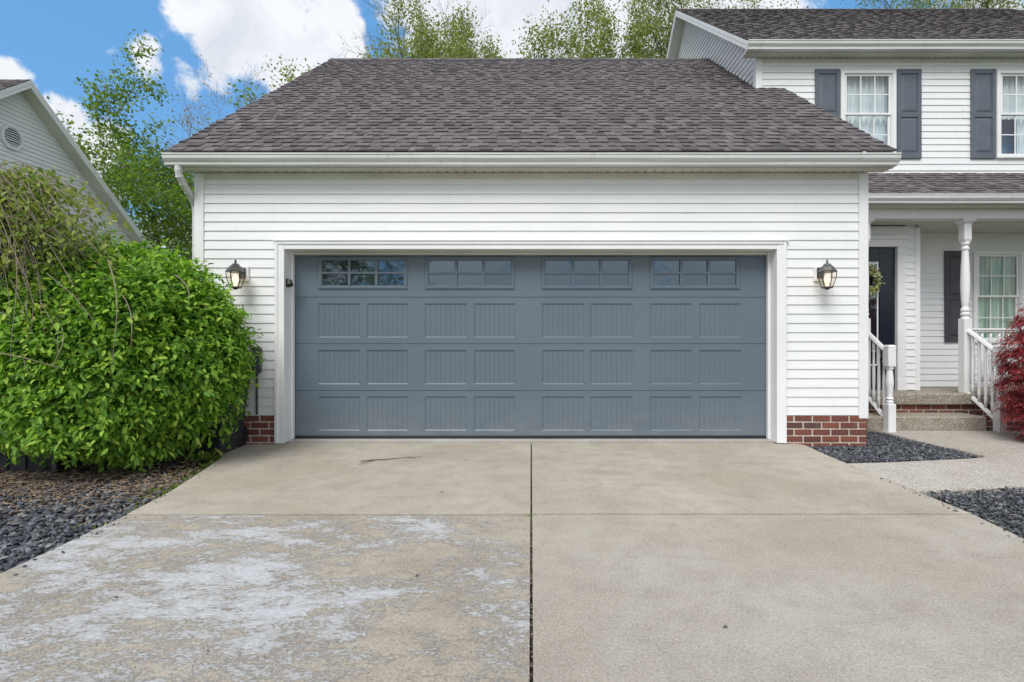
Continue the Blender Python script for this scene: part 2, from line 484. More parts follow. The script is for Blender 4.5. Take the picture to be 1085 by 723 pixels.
# ------------------------------------------------------------------ leaves
RNG = np.random.default_rng(11)
def unit(a): return a / np.maximum(np.linalg.norm(a, axis=1, keepdims=True), 1e-9)
def leaves(name, P, D, Nn, L, Wd, m, parent=None, fold=.25, six=True, droop=.15):
    D = unit(D); S = unit(np.cross(D, Nn)); Nn = unit(np.cross(S, D))
    L = L[:, None]; Wd = Wd[:, None]
    if six:
        rows = [P,
                P + D * L * .30 + S * Wd * .42 + Nn * fold * Wd * .42,
                P + D * L * .68 + S * Wd * .36 + Nn * (fold * Wd * .36 - droop * L * .35),
                P + D * L - Nn * droop * L,
                P + D * L * .68 - S * Wd * .36 + Nn * (fold * Wd * .36 - droop * L * .35),
                P + D * L * .30 - S * Wd * .42 + Nn * fold * Wd * .42]
        V = np.stack(rows, 1).reshape(-1, 3)
        b = np.arange(len(P))[:, None] * 6
        F = np.concatenate([b + np.array([[0, 1, 2, 3]]), b + np.array([[0, 3, 4, 5]])], 0)
    else:
        rows = [P, P + D * L * .5 + S * Wd * .5 + Nn * fold * Wd * .5, P + D * L, P + D * L * .5 - S * Wd * .5 + Nn * fold * Wd * .5]
        V = np.stack(rows, 1).reshape(-1, 3)
        b = np.arange(len(P))[:, None] * 4
        F = b + np.array([[0, 1, 2, 3]])
    return np_build(name, V, F, m, parent)

# ------------------------------------------------------------------ trees
def grow_tree(base, height, spread, seed, levels=4, nlimb=9, lean=(0, 0), crown_lo=.3, up=.35, thick=.012, twig=.55):
    rnd = random.Random(seed)
    segs = []; tips = []
    base = Vector(base)
    def rv(): return Vector((rnd.gauss(0, 1), rnd.gauss(0, 1), rnd.gauss(0, 1)))
    def br(p, d, L, r, lv):
        n = 6 if lv < 2 else 4
        pts = [p.copy()]; rad = [r]
        q = p.copy(); dd = d.copy()
        for k in range(n):
            dd = (dd + rv() * (.13 + .03 * lv) + Vector((0, 0, up * .22))).normalized()
            q = q + dd * L / n
            pts.append(q.copy()); rad.append(max(r * (1 - .8 * (k + 1) / n), .004))
            if lv >= levels - 1: tips.append((q.copy(), dd.copy()))
        segs.append((pts, rad, lv))
        if lv < levels:
            nc = (nlimb if lv == 0 else rnd.randint(4, 6))
            for c in range(nc):
                t = (crown_lo + (1 - crown_lo) * (c + rnd.random()) / nc) if lv == 0 else .25 + .75 * (c + rnd.random()) / nc
                fi = t * n; a = min(int(fi), n - 1); fr = fi - a
                s = pts[a].lerp(pts[a + 1], fr)
                sd_ = (pts[a + 1] - pts[a]).normalized()
                perp = sd_.cross(rv()).normalized()
                if lv == 0:
                    ang = 2.4 * c + rnd.uniform(-.5, .5)
                    perp = Vector((math.cos(ang), math.sin(ang), 0))
                    nd = (perp * 1.0 + Vector((0, 0, .35 + .75 * t)) + Vector((lean[0], lean[1], 0)) * .8).normalized()
                    LL = spread * (1.15 - .55 * abs(t - .55)) * rnd.uniform(.8, 1.1)
                    rr = r * .42 * (1.1 - .6 * t)
                else:
                    nd = (sd_ * .8 + perp * rnd.uniform(.6, 1.0)).normalized()
                    LL = L * twig * rnd.uniform(.7, 1.1); rr = max(rad[a] * .55, .005)
                br(s, nd, LL, rr, lv + 1)
    br(base, Vector((lean[0] * .3, lean[1] * .3, 1)).normalized(), height * .82, height * thick * 1.6, 0)
    return segs, tips
def tree(name, base, height, spread, seed, leafmat, nleaf, leafsize, label, barkmat='bark', cat='tree', group=None, scatter=.35, ycut=None, **kw):
    root = empty(name, base); tag(root, label, cat, group)
    segs, tips = grow_tree(base, height, spread, seed, **kw)
    mb = MB()
    for pts, rad, lv in segs: mb.tube(pts, rad, (8, 6, 5, 4, 3)[min(lv, 4)], cap=lv < 2)
    mb.build('trunk', barkmat, root, smooth=True)
    if nleaf:
        T = np.array([list(t[0]) for t in tips]); TD = np.array([list(t[1]) for t in tips])
        rg = np.random.default_rng(seed)
        # clumps: some tips carry many leaves, some few
        w = rg.random(len(T)) ** 1.9; w /= w.sum()
        ix = rg.choice(len(T), nleaf, p=w)
        P = T[ix] + rg.normal(0, scatter * .5, (nleaf, 3))
        D = TD[ix] * .4 + rg.normal(0, 1, (nleaf, 3)) + np.array([0, 0, -.3])
        Nn = rg.normal(0, .7, (nleaf, 3)) + np.array([0, 0, .8])
        L = leafsize * rg.uniform(.6, 1.3, nleaf)
        leaves('crown', P, D, Nn, L, L * .62, leafmat, root, six=False)
    return root

# ------------------------------------------------------------------ walls
def siding(mb, O, U, Nn, z0, z1, bounds, openings=(), lap=.103, t=.0105, seed=1, seams=True):
    """real overlapping courses. O origin (x,y), U unit (x,y), Nn outward unit (x,y); bounds(z)->(u0,u1); openings (u0,u1,z0,z1)"""
    rnd = random.Random(seed)
    def P(u, z, o): return (O[0] + U[0] * u + Nn[0] * o, O[1] + U[1] * u + Nn[1] * o, z)
    k = 0
    while True:
        za = z0 + k * lap
        if za >= z1 - 1e-4: break
        zb = min(za + lap, z1)
        lv = sorted({za, zb} | {z for o in openings for z in (o[2], o[3]) if za + 1e-4 < z < zb - 1e-4})
        if k % 2 == 0:
            cuts = []
            if seams:
                a, b = bounds(za); x = a + rnd.uniform(.6, 3.6)
                while x < b - .3: cuts.append(x); x += rnd.uniform(2.4, 3.7)
            offs = [rnd.uniform(0, .0022) if i % 2 else 0 for i in range(len(cuts) + 1)]
        for a, b in zip(lv[:-1], lv[1:]):
            u0a, u1a = bounds(a + 1e-5); u0b, u1b = bounds(b - 1e-5)
            if u1a - u0a < .02: continue
            zm = (a + b) / 2
            solid = [(0.0, 1.0)]
            spans = [(u0a, u1a, u0b, u1b)]
            for ou0, ou1, oz0, oz1 in openings:
                if oz0 < zm < oz1:
                    new = []
                    for s in spans:
                        if ou1 <= s[0] or ou0 >= s[1]: new.append(s); continue
                        if ou0 > s[0]: new.append((s[0], ou0, s[2], ou0))
                        if ou1 < s[1]: new.append((ou1, s[1], ou1, s[3]))
                    spans = new
            oa = t * (1 - (a - za) / lap) + .001; ob = t * (1 - (b - za) / lap) + .001
            for s in spans:
                xs = [s[0]] + [c for c in cuts if s[0] + .1 < c < s[1] - .1 and s[2] < c < s[3]] + [s[1]]
                for i in range(len(xs) - 1):
                    l, r = xs[i], xs[i + 1]
                    lb = s[2] if i == 0 else l; rb = s[3] if i == len(xs) - 2 else r
                    e = offs[i % len(offs)]
                    mb.quad(P(l, a, oa + e), P(r, a, oa + e), P(rb, b, ob + e), P(lb, b, ob + e))
                    if abs(a - za) < 1e-6:
                        mb.quad(P(l, a, 0), P(r, a, 0), P(r, a, oa + e), P(l, a, oa + e))
        k += 1

def bricks(parent, x0, x1, y, z0, z1, depth=.09, seed=3, name='brick_base', ch=.0765, bl=.205):
    rnd = random.Random(seed)
    mb = MB()
    mb.cur = 1
    mb.box(x0 + .004, x1 - .004, y + .008, y + depth, z0, z1 - .002)
    mb.cur = 0
    z = z1 - .003; r = 0
    while z > z0 - .05:
        zb, zt = z - ch + .0145, z
        x = x0 - (0 if r % 2 else bl / 2)
        while x < x1:
            a, b = max(x, x0), min(x + bl - .015, x1)
            if b - a > .02:
                j = rnd.uniform(-.0015, .0015)
                mb.box(a + abs(j), b, y + j, y + .03, zb + j, zt + j * .5, .004)
            x += bl
        z -= ch; r += 1
    return mb.build(name, ['red_brick', 'mortar'], parent)

# ------------------------------------------------------------------ roofs
def shingles(mb, x0, x1, ye, ze, yr, zr, e=.135, seed=5, clip=None):
    """laminated shingle courses from the eave line up to the ridge line, real thickness and random tabs"""
    rnd = random.Random(seed)
    L = math.hypot(yr - ye, zr - ze)
    dy, dz = (yr - ye) / L, (zr - ze) / L
    ny, nz = -dz, dy
    if nz < 0: ny, nz = -ny, -nz
    def P(x, s, h): return (x, ye + dy * s + ny * h, ze + dz * s + nz * h)
    n = int(L / e) + 1
    for k in range(n):
        s0 = k * e - .01; s1 = min(s0 + e + .02, L)
        if s1 <= s0: break
        x = x0; X1 = x1
        if clip:
            X1 = min(x1, clip(ye + dy * s0))
        raised = rnd.random() < .5
        x += -rnd.uniform(0, .2)
        while x < X1:
            w = rnd.uniform(.07, .17) if raised else rnd.uniform(.05, .15)
            a, b = max(x, x0), min(x + w, X1)
            if b > a + .01:
                h0 = (.018 if raised else .009) + rnd.uniform(-.001, .0015)
                j = rnd.uniform(-.004, .004)
                mb.quad(P(a, s0 + j, h0), P(b, s0 + j, h0), P(b, s1, .0045 if raised else .002), P(a, s1, .0045 if raised else .002))
                i = len(mb.v) - 4
                m0 = len(mb.v); mb.v.extend([P(a, s0 + j, -.004), P(b, s0 + j, -.004)])
                mb.f.append((m0, m0 + 1, i + 1, i)); mb.mi.append(mb.cur)
                mb.f.append((m0, i, i + 3)); mb.mi.append(mb.cur)
                mb.f.append((m0 + 1, i + 2, i + 1)); mb.mi.append(mb.cur)
            x += w; raised = not raised if rnd.random() < .85 else raised
    mb.quad(P(x0 + .01, 0.0, -.006), P(x1 - .01 if not clip else clip(yr), 0.0, -.006), P(x1 - .01 if not clip else clip(yr), L, -.006), P(x0 + .01, L, -.006))

def gutter(parent, x0, x1, yf, zt, h=.115, d=.12):
    """K-style gutter, front face at yf, top at zt"""
    mb = MB()
    prof = [(yf + d, zt - .002), (yf + .012, zt), (yf, zt), (yf, zt - .014), (yf + .007, zt - .018), (yf + .008, zt - .05), (yf + .018, zt - .068), (yf + .034, zt - .09), (yf + .037, zt - h), (yf + d, zt - h)]
    inner = [(yf + d - .01, zt - .02), (yf + .02, zt - .02)]
    n = 24
    mb.prism(prof, x0, x1, 'x')
    # end cap and seams standing slightly proud
    for x in (x0 + .004, x0 + (x1 - x0) * .37, x0 + (x1 - x0) * .71, x1 - .004):
        mb.prism([(a + (-.002 if a < yf + .05 else -.001), b + (.002 if b > zt - .05 else -.002)) for a, b in prof], x - .006, x + .006, 'x')
    return mb.build('gutter', 'gutter_metal', parent)

# =================================================================== SETTING
GZ = -.075
def sheet(name, x0, x1, y0, y1, z, m):
    mb = MB(); mb.quad((x0, y0, z), (x1, y0, z), (x1, y1, z), (x0, y1, z))
    return tag(mb.build(name, m), kind='structure')
sheet('ground', -400, 400, -400, 400, GZ - .03, 'lawn')
def poly_sheet(name, pts, z, m):
    mb = MB(); mb.quad(*[(x, y, z) for x, y in pts])
    return tag(mb.build(name, m), kind='structure')
poly_sheet('planting_bed', [(-9, .2), (-2.0, .2), (-2.4, 5.48), (-9, 5.6)], GZ, 'dirt')
poly_sheet('planting_bed', [(2.6, .2), (10, .2), (10, 6.72), (3.76, 6.72), (3.70, 5.48), (2.4, 5.48)], GZ, 'dirt')

def slab(name, pts, zt, m, thick=.12, bev=.003, kind=True):
    """poured slab with an eased top edge"""
    n = len(pts)
    c = Vector((sum(p[0] for p in pts) / n, sum(p[1] for p in pts) / n))
    area = sum(pts[i][0] * pts[(i + 1) % n][1] - pts[(i + 1) % n][0] * pts[i][1] for i in range(n))
    if area < 0: pts = pts[::-1]
    inn = []
    for i in range(n):
        p0, p1, p2 = Vector(pts[i - 1]), Vector(pts[i]), Vector(pts[(i + 1) % n])
        d1 = (p1 - p0).normalized(); d2 = (p2 - p1).normalized()
        n1 = Vector((-d1.y, d1.x)); n2 = Vector((-d2.y, d2.x))
        bis = (n1 + n2); bis = bis / max(bis.length_squared, .2) * 2 / 1
        inn.append(p1 + bis * bev / 2 * 1)
    mb = MB(); i0 = len(mb.v)
    mb.v += [(p[0], p[1], zt - thick) for p in pts] + [(p[0], p[1], zt - bev) for p in pts] + [(p.x, p.y, zt) for p in inn]
    for k in range(n):
        j = (k + 1) % n
        mb.f += [(k, j, n + j, n + k), (n + k, n + j, 2 * n + j, 2 * n + k)]; mb.mi += [0, 0]
    mb.f.append(tuple(range(2 * n, 3 * n))); mb.mi.append(0)
    o = mb.build(name, m)
    return tag(o, kind='structure') if kind else o
J = .006
def wob(x0, y0, x1, y1, n, amp, seed):
    rnd = random.Random(seed)
    return [(x0 + (x1 - x0) * t / n + rnd.uniform(-amp, amp) * (0 < t < n), y0 + (y1 - y0) * t / n + rnd.uniform(-amp, amp) * (0 < t < n)) for t in range(n + 1)]
LE = [(-3.20, 5.40), (-3.12, 5.05), (-2.93, 4.4), (-2.76, 3.75), (-2.69, 3.266)]
slab('driveway', [(-2.98, 5.545), (-J, 5.545)] + [(-J, 3.266)] + LE[::-1], 0, 'driveway_concrete')
slab('driveway', [(J, 5.545), (2.92, 5.545), (3.02, 5.42), (2.97, 4.9), (2.96, 4.4), (2.93, 3.272), (J, 3.272)], .002, 'driveway_concrete')
slab('driveway', [(-J, 3.246), (-J, -3.5), (-2.62, -3.5), (-2.60, 1.0), (-2.63, 2.4), (-2.68, 3.246)], -.002, 'flaking_concrete')
slab('driveway', [(J, 3.252), (2.93, 3.252), (2.85, 2.76), (2.72, 1.8), (2.65, -3.5), (J, -3.5)], 0, 'driveway_near')
# garage floor threshold in front of and under the door
slab('garage_floor', [(-2.75, 5.556), (2.74, 5.556), (2.74, 6.3), (-2.75, 6.3)], .022, 'threshold_concrete', bev=.006)
# concrete pad at the left corner that the bins stand on
slab('concrete_pad', [(-3.22, 5.41), (-3.0, 5.54), (-2.9, 5.54), (-2.86, 5.475), (-4.3, 5.475), (-4.3, 4.95), (-3.13, 5.02)], -.006, 'driveway_concrete')
sheet('joint_soil', -2.62, 2.7, -3.5, 5.6, -.04, 'dirt')
# aggregate front walk
walk = [(2.985, 4.66), (3.4, 4.70), (3.9, 4.78), (4.35, 4.86), (4.55, 4.92), (4.60, 5.02), (4.56, 5.25), (4.50, 5.7), (4.50, 6.36), (6.9, 6.36), (7.1, 4.5), (5.2, 4.12), (4.5, 4.02), (4.0, 3.96), (3.5, 3.88), (2.985, 3.80)]
slab('front_walk', walk, -.012, 'walk_concrete', bev=.012)

# =================================================================== HOUSE
H = empty('house', (0, 5.49, 0))
tag(H, 'white sided two storey house with attached garage and front porch', 'house')
YG, XG = 5.49, 3.745
SOF = 3.03
# --- garage front wall
OPX0, OPX1, OPZ = -2.753, 2.735, 2.173
mb = MB()
siding(mb, (0, YG), (1, 0), (0, -1), .322, SOF, lambda z: (-XG + .09, XG - .09), [(OPX0 - .03, OPX1 + .03, 0, OPZ + .03)], seed=4)
# sheathing behind the courses
mb.box(-XG + .02, OPX0 - .025, YG + .002, YG + .12, .30, 3.12)
mb.box(OPX1 + .025, XG - .02, YG + .002, YG + .12, .30, 3.12)
mb.box(OPX0 - .02, OPX1 + .02, YG + .002, YG + .12, OPZ + .03, 3.12)
mb.build('garage_front_wall', 'vinyl_siding', H)
# side walls of the garage, triangular tops
YR_G, ZR_G = 9.676, 6.714
YB_G = YR_G + (YR_G - YG)
mb = MB()
def gbounds(z):
    if z <= 3.3: return (0, YB_G - YG)
    c = YR_G - YG; h = (ZR_G - .08 - z) / .8
    return (c - h, c + h)
siding(mb, (-XG, YG), (0, 1), (-1, 0), .322, 6.5, gbounds, seed=8)
mb.box(-XG + .02, XG - .01, YB_G - .1, YB_G, 0, 3.3)
mb.build('garage_side_wall', 'vinyl_siding', H)
mb = MB()
siding(mb, (XG, YG), (0, 1), (1, 0), .322, 5.0, lambda z: (max(0, (z - 3.25) / .8), 2.2), seed=9)
mb.build('garage_side_wall', 'vinyl_siding', H)
# brick base
bricks(H, -XG, OPX0 - .108, YG - .012, -.06, .318, seed=2)
bricks(H, OPX1 + .105, XG + .0, YG - .012, -.06, .318, seed=6)
mb = MB(); mb.box(-XG + .003, -XG + .1, YG + .08, YB_G, -.06, .32); mb.build('foundation_wall', 'mortar', H)
mb = MB(); mb.box(XG - .1, XG - .003, YG + .08, 7.6, -.06, .32); mb.build('foundation_wall', 'red_brick', H)
# corner boards
for sx in (-1, 1):
    mb = MB(); a, b = sorted((sx * (XG - .088), sx * (XG + .016)))
    mb.box(a, b, YG - .018, YG + .085, .285, SOF - .002, .003)
    mb.build('corner_board', 'white_trim', H)
# door casing: two legs and a head with a stepped profile
mb = MB()
mb.box(OPX0 - .10, OPX0, YG - .028, YG + .125, .012, OPZ + .085, .003)
mb.box(OPX0 - .10 - .004, OPX0 - .068, YG - .038, YG - .02, .0125, OPZ + .088, .003)
mb.box(OPX0 - .115, OPX0 + .001, YG - .03, YG + .12, .008, .022, .003)
mb.build('door_casing', 'white_trim', H)
mb = MB()
mb.box(OPX1, OPX1 + .10, YG - .028, YG + .125, .012, OPZ + .085, .003)
mb.box(OPX1 + .068, OPX1 + .104, YG - .038, YG - .02, .0125, OPZ + .088, .003)
mb.build('door_casing', 'white_trim', H)
mb = MB()
mb.box(OPX0 + .0005, OPX1 - .0005, YG - .026, YG + .125, OPZ, OPZ + .083, .003)
mb.box(OPX0 - .067, OPX1 + .067, YG - .037, YG - .02, OPZ + .055, OPZ + .0885, .003)
mb.box(OPX0 - .13, OPX1 + .13, YG - .046, YG + .0, OPZ + .0895, OPZ + .105, .002)
mb.build('door_casing', 'white_trim', H)
# door stops with weather seal
YS = YG + .126
for xa, xb, xc, xd in ((OPX0 + .0005, OPX0 + .024, OPX0 - .05, OPX0), (OPX1 - .024, OPX1 - .0005, OPX1, OPX1 + .05)):
    mb = MB(); mb.box(xa, xb, YS, YS + .05, .024, OPZ - .001, .003)
    mb.box(xc, xd, YG + .1255, YG + .3, .0, OPZ + .1)
    mb.build('door_stop', 'white_trim', H)
mb = MB()
mb.box(OPX0 + .025, OPX1 - .025, YS, YS + .05, OPZ - .034, OPZ - .001, .003)
mb.box(OPX0 - .05, OPX1 + .05, YG + .1255, YG + .3, OPZ + .0, OPZ + .15)
mb.build('door_stop', 'soffit_vinyl', H)

# --- garage door
YD = YG + .185
GD = empty('garage_door', (0, .185, 0)); GD.parent = H
cols = [(-2.465, -1.985), (-1.902, -1.428), (-1.232, -.750), (-.661, -.190), (.124, .612), (.680, 1.177), (1.373, 1.860), (1.942, 2.430)]
secs = [(.055, .577), (.577, 1.118), (1.118, 1.657), (1.657, 2.20)]
pz = [(.113, .508), (.650, 1.045), (1.190, 1.584)]
wins = [(-2.465, -1.428), (-1.232, -.190), (.116, 1.168), (1.366, 2.414)]
def section(mb, x0, x1, z0, z1, holes, y=YD, gap=.003):
    xs = sorted({x0, x1} | {v for h in holes for v in h[:2]})
    zs = sorted({z0 + gap, z1 - gap} | {v for h in holes for v in h[2:]})
    for i in range(len(xs) - 1):
        for j in range(len(zs) - 1):
            cx, cz = (xs[i] + xs[i + 1]) / 2, (zs[j] + zs[j + 1]) / 2
            if any(h[0] < cx < h[1] and h[2] < cz < h[3] for h in holes): continue
            mb.quad((xs[i], y, zs[j]), (xs[i + 1], y, zs[j]), (xs[i + 1], y, zs[j + 1]), (xs[i], y, zs[j + 1]))
    # rounded lips of the section
    mb.quad((x0, y, z0 + gap), (x0, y + .012, z0), (x1, y + .012, z0), (x1, y, z0 + gap))
    mb.quad((x0, y, z1 - gap), (x1, y, z1 - gap), (x1, y + .012, z1), (x0, y + .012, z1))
def sunk(mb, h, y=YD, d=.010, b=.012):
    """recessed panel: bevel down, narrow flat, raised beadboard field with grooves"""
    x0, x1, z0, z1 = h
    X0, X1, Z0, Z1 = x0 + b, x1 - b, z0 + b, z1 - b
    o = [(x0, z0), (x1, z0), (x1, z1), (x0, z1)]; q = [(X0, Z0), (X1, Z0), (X1, Z1), (X0, Z1)]
    for k in range(4):
        j = (k + 1) % 4
        mb.quad((o[k][0], y, o[k][1]), (o[j][0], y, o[j][1]), (q[j][0], y + d, q[j][1]), (q[k][0], y + d, q[k][1]))
    n = 8; w = (X1 - X0) / n; g = .003
    for k in range(n):
        a, c = X0 + k * w, X0 + (k + 1) * w
        mb.quad((a + (g if k else 0), y + d, Z0), (c - (g if k < n - 1 else 0), y + d, Z0), (c - (g if k < n - 1 else 0), y + d, Z1), (a + (g if k else 0), y + d, Z1))
        if k:
            mb.quad((a - g, y + d, Z0), (a, y + d + .0028, Z0), (a, y + d + .0028, Z1), (a - g, y + d, Z1))
            mb.quad((a, y + d + .0028, Z0), (a + g, y + d, Z0), (a + g, y + d, Z1), (a, y + d + .0028, Z1))
DX0, DX1 = OPX0 - .02, OPX1 + .02
for si, (z0, z1) in enumerate(secs):
    mb = MB()
    if si < 3:
        hs_ = [(a, b, pz[si][0], pz[si][1]) for a, b in cols]
        section(mb, DX0, DX1, z0, z1, hs_)
        for h in hs_: sunk(mb, h)
    else:
        hs_ = [(a + .045, b - .045, 1.79, 2.085) for a, b in wins]
        section(mb, DX0, DX1, z0, z1, hs_)
    mb.box(DX0, DX1, YD + .03, YD + .05, z0, z1 - .001)
    mb.build('door_panel', 'door_paint', GD)
for a, b in wins:
    mb = MB(); z0, z1 = 1.745, 2.128; fy = YD - .016
    t = .048
    for bx in ((a, b, z0, z0 + t), (a, b, z1 - t, z1), (a, a + t, z0 + t, z1 - t), (b - t, b, z0 + t, z1 - t)):
        mb.box(bx[0], bx[1], fy + .006, YD + .02, bx[2], bx[3], .004)
    i = .012
    for bx in ((a + i, b - i, z0 + i, z0 + t - .01), (a + i, b - i, z1 - t + .01, z1 - i), (a + i, a + t - .01, z0 + t - .01, z1 - t + .01), (b - t + .01, b - i, z0 + t - .01, z1 - t + .01)):
        mb.box(bx[0], bx[1], fy, fy + .01, bx[2], bx[3], .004)
    for k in (1, 2):
        x = a + t + (b - a - 2 * t) * k / 3
        mb.box(x - .016, x + .016, fy + .001, fy + .02, z0 + t - .006, z1 - t + .006, .005)
    zc = (z0 + z1) / 2
    mb.box(a + t - .006, b - t + .006, fy + .003, fy + .018, zc - .014, zc + .014, .005)
    mb.build('window_frame', 'door_paint', GD)
    mb = MB(); mb.box(a + .03, b - .03, YD + .006, YD + .012, z0 + .03, z1 - .03); mb.build('window_pane', 'garage_glass', GD)
mb = MB(); mb.prism([(YD - .006, .022), (YD + .04, .022), (YD + .044, .05), (YD + .03, .056), (YD + .004, .056), (YD - .008, .045)], DX0 + .045, DX1 - .045, 'x'); mb.build('bottom_seal', 'rubber_seal', GD)

# --- garage roof
RX = 3.945; YE, ZE = 5.30, 3.205
mb = MB()
shingles(mb, -RX, RX, YE, ZE, YR_G, ZE + .8 * (YR_G - YE), seed=21, clip=lambda y: RX if y < 7.66 else 3.56)
zr = ZE + .8 * (YR_G - YE)
mb.quad((-RX, YR_G, zr), (3.56, YR_G, zr), (3.56, YR_G + 4.4, zr - 3.52), (-RX, YR_G + 4.4, zr - 3.52))
mb.build('garage_roof', 'asphalt_shingle', H)
# ridge caps
def ridge_caps(x0, x1, y, z, seed):
    mb = MB(); rnd = random.Random(seed); x = x0
    while x < x1:
        b = min(x + .2, x1); h = .022 + rnd.uniform(0, .004)
        mb.quad((x, y - .13, z - .104 + h), (b, y - .13, z - .104 + h - .008), (b, y, z + h - .008), (x, y, z + h))
        mb.quad((x, y, z + h), (b, y, z + h - .008), (b, y + .13, z - .104 + h - .008), (x, y + .13, z - .104 + h))
        mb.quad((x, y - .13, z - .104 + h), (x, y, z + h), (x, y, z), (x, y - .13, z - .12))
        x += .135
    mb.build('ridge_cap', 'asphalt_shingle', H)
ridge_caps(-RX, 3.5, YR_G, zr, 4)
# rake boards
for sx, ymax in ((-1, YR_G), (1, 7.64)):
    mb = MB(); a, b = sorted((sx * (RX - .03), sx * (RX - .008)))
    z1 = ZE + .8 * (ymax - YE)
    mb.hexa([(a, YE + .03, SOF + .0), (b, YE + .03, SOF + .0), (b, ymax, z1 - .16), (a, ymax, z1 - .16), (a, YE + .03, ZE + .01), (b, YE + .03, ZE + .01), (b, ymax, z1 - .016), (a, ymax, z1 - .016)])
    mb.build('rake_board', 'white_trim', H)
    a, b = sorted((sx * (XG - .0), sx * (RX - .032)))
    mb = MB(); mb.hexa([(a, YE + .14, SOF + .018), (b, YE + .14, SOF + .018), (b, ymax, z1 - .155), (a, ymax, z1 - .155), (a, YE + .14, SOF + .03), (b, YE + .14, SOF + .03), (b, ymax, z1 - .14), (a, ymax, z1 - .14)])
    mb.build('rake_soffit', 'soffit_vinyl', H)
def soffit(parent, x0, x1, y0, y1, z, zf_top, name='soffit', slots=True):
    mb = MB()
    mb.box(x0, x1, y0, y0 + .018, z - .004, zf_top, .002)           # fascia
    x = x0 + .004                                                    # grooved soffit boards
    while x < x1 - .01:
        b = min(x + .1, x1 - .002)
        mb.box(x, b - .004, y0 + .019, y1, z, z + .012, .002)
        x += .1
    mb.box(x0 + .002, x1 - .002, y0 + .019, y1 - .001, z + .0125, z + .02)
    if slots:
        mb.cur = 1; x = x0 + .04
        while x < x1 - .05:
            mb.box(x, x + .022, y1 - .034, y1 - .022, z - .0015, z + .004)
            x += .105
    mb.build(name, ['soffit_vinyl', 'wire'], parent)
soffit(H, -RX + .012, RX - .012, 5.335, YG - .012, SOF, 3.19)
mb = MB(); mb.box(-XG + .088, XG - .088, YG - .022, YG, SOF - .07, SOF - .003, .003); mb.build('frieze_board', 'soffit_vinyl', H)
gutter(H, -RX + .02, RX - .015, 5.212, 3.152)
# downspout: outlet, elbow to the corner, then down the side wall
mb = MB()
def ribbed(pts, w=.036):
    mb.tube(pts, w, 10)
P0 = Vector((-3.81, 5.29, 3.05))
path = [(-3.80, 5.285, 3.045), (-3.80, 5.285, 2.985), (-3.80, 5.30, 2.93), (-3.80, 5.36, 2.865), (-3.80, 5.44, 2.80), (-3.805, 5.52, 2.735), (-3.81, 5.565, 2.68), (-3.812, 5.58, 2.60), (-3.812, 5.58, 2.0), (-3.812, 5.58, 1.0), (-3.812, 5.58, .18), (-3.83, 5.55, .08), (-3.86, 5.45, .02)]
ribbed(path)
for k in (2, 3, 4, 5):
    p, q = Vector(path[k]), Vector(path[k + 1]); d = (q - p).normalized() * .008
    mb.tube([p - d, p + d], .040, 10)
mb.build('downspout', 'gutter_metal', H, smooth=False)

# --- main block
YM, XM, XR_M = 7.65, 3.51, 10.6
SOM = 5.549
YRM = 11.1; YEM, ZEM = 7.46, 5.735; ZRM = ZEM + .8 * (YRM - YEM)
mb = MB()
WIN_U = [(4.81, 5.67), (7.235, 8.095)]
siding(mb, (0, YM), (1, 0), (0, -1), 3.60, SOM, lambda z: (XM + .07, XR_M), [(a + .02, b - .02, 4.04, 5.34) for a, b in WIN_U], lap=.102, seed=12)
mb.build('upper_front_wall', 'vinyl_siding', H)
mb = MB()
siding(mb, (0, YM), (1, 0), (0, -1), .44, 2.84, lambda z: (5.60, XR_M), [(6.90, 7.63, 1.17, 2.53)], lap=.098, seed=13)
mb.build('porch_back_wall', 'vinyl_siding', H)
mb = MB()
c_ = YRM - YM
siding(mb, (XM, YM), (0, 1), (-1, 0), 3.4, ZRM - .12, lambda z: (0, 2 * c_) if z < 5.6 else (c_ - (ZRM - .1 - z) / .8, c_ + (ZRM - .1 - z) / .8), lap=.102, t=.017, seed=14, seams=False)
mb.box(XM + .1, XR_M, YM + 2 * c_ - .1, YM + 2 * c_, 0, 5.7)
mb.box(XR_M - .02, XR_M, YM, YM + 2 * c_, 0, 5.7)
mb.build('gable_wall', 'vinyl_siding', H)
mb = MB(); mb.box(XM - .016, XM + .085, YM - .018, YM + .085, 3.6, SOM - .002, .003); mb.build('corner_board', 'white_trim', H)
RXM = 3.26
mb = MB()
shingles(mb, RXM, XR_M + .3, YEM, ZEM, YRM, ZRM, seed=31, e=.135)
mb.quad((RXM, YRM, ZRM), (XR_M + .3, YRM, ZRM), (XR_M + .3, YRM + 3.64, ZRM - 2.912), (RXM, YRM + 3.64, ZRM - 2.912))
mb.build('main_roof', 'asphalt_shingle', H)
ridge_caps(RXM, XR_M + .3, YRM, ZRM, 9)
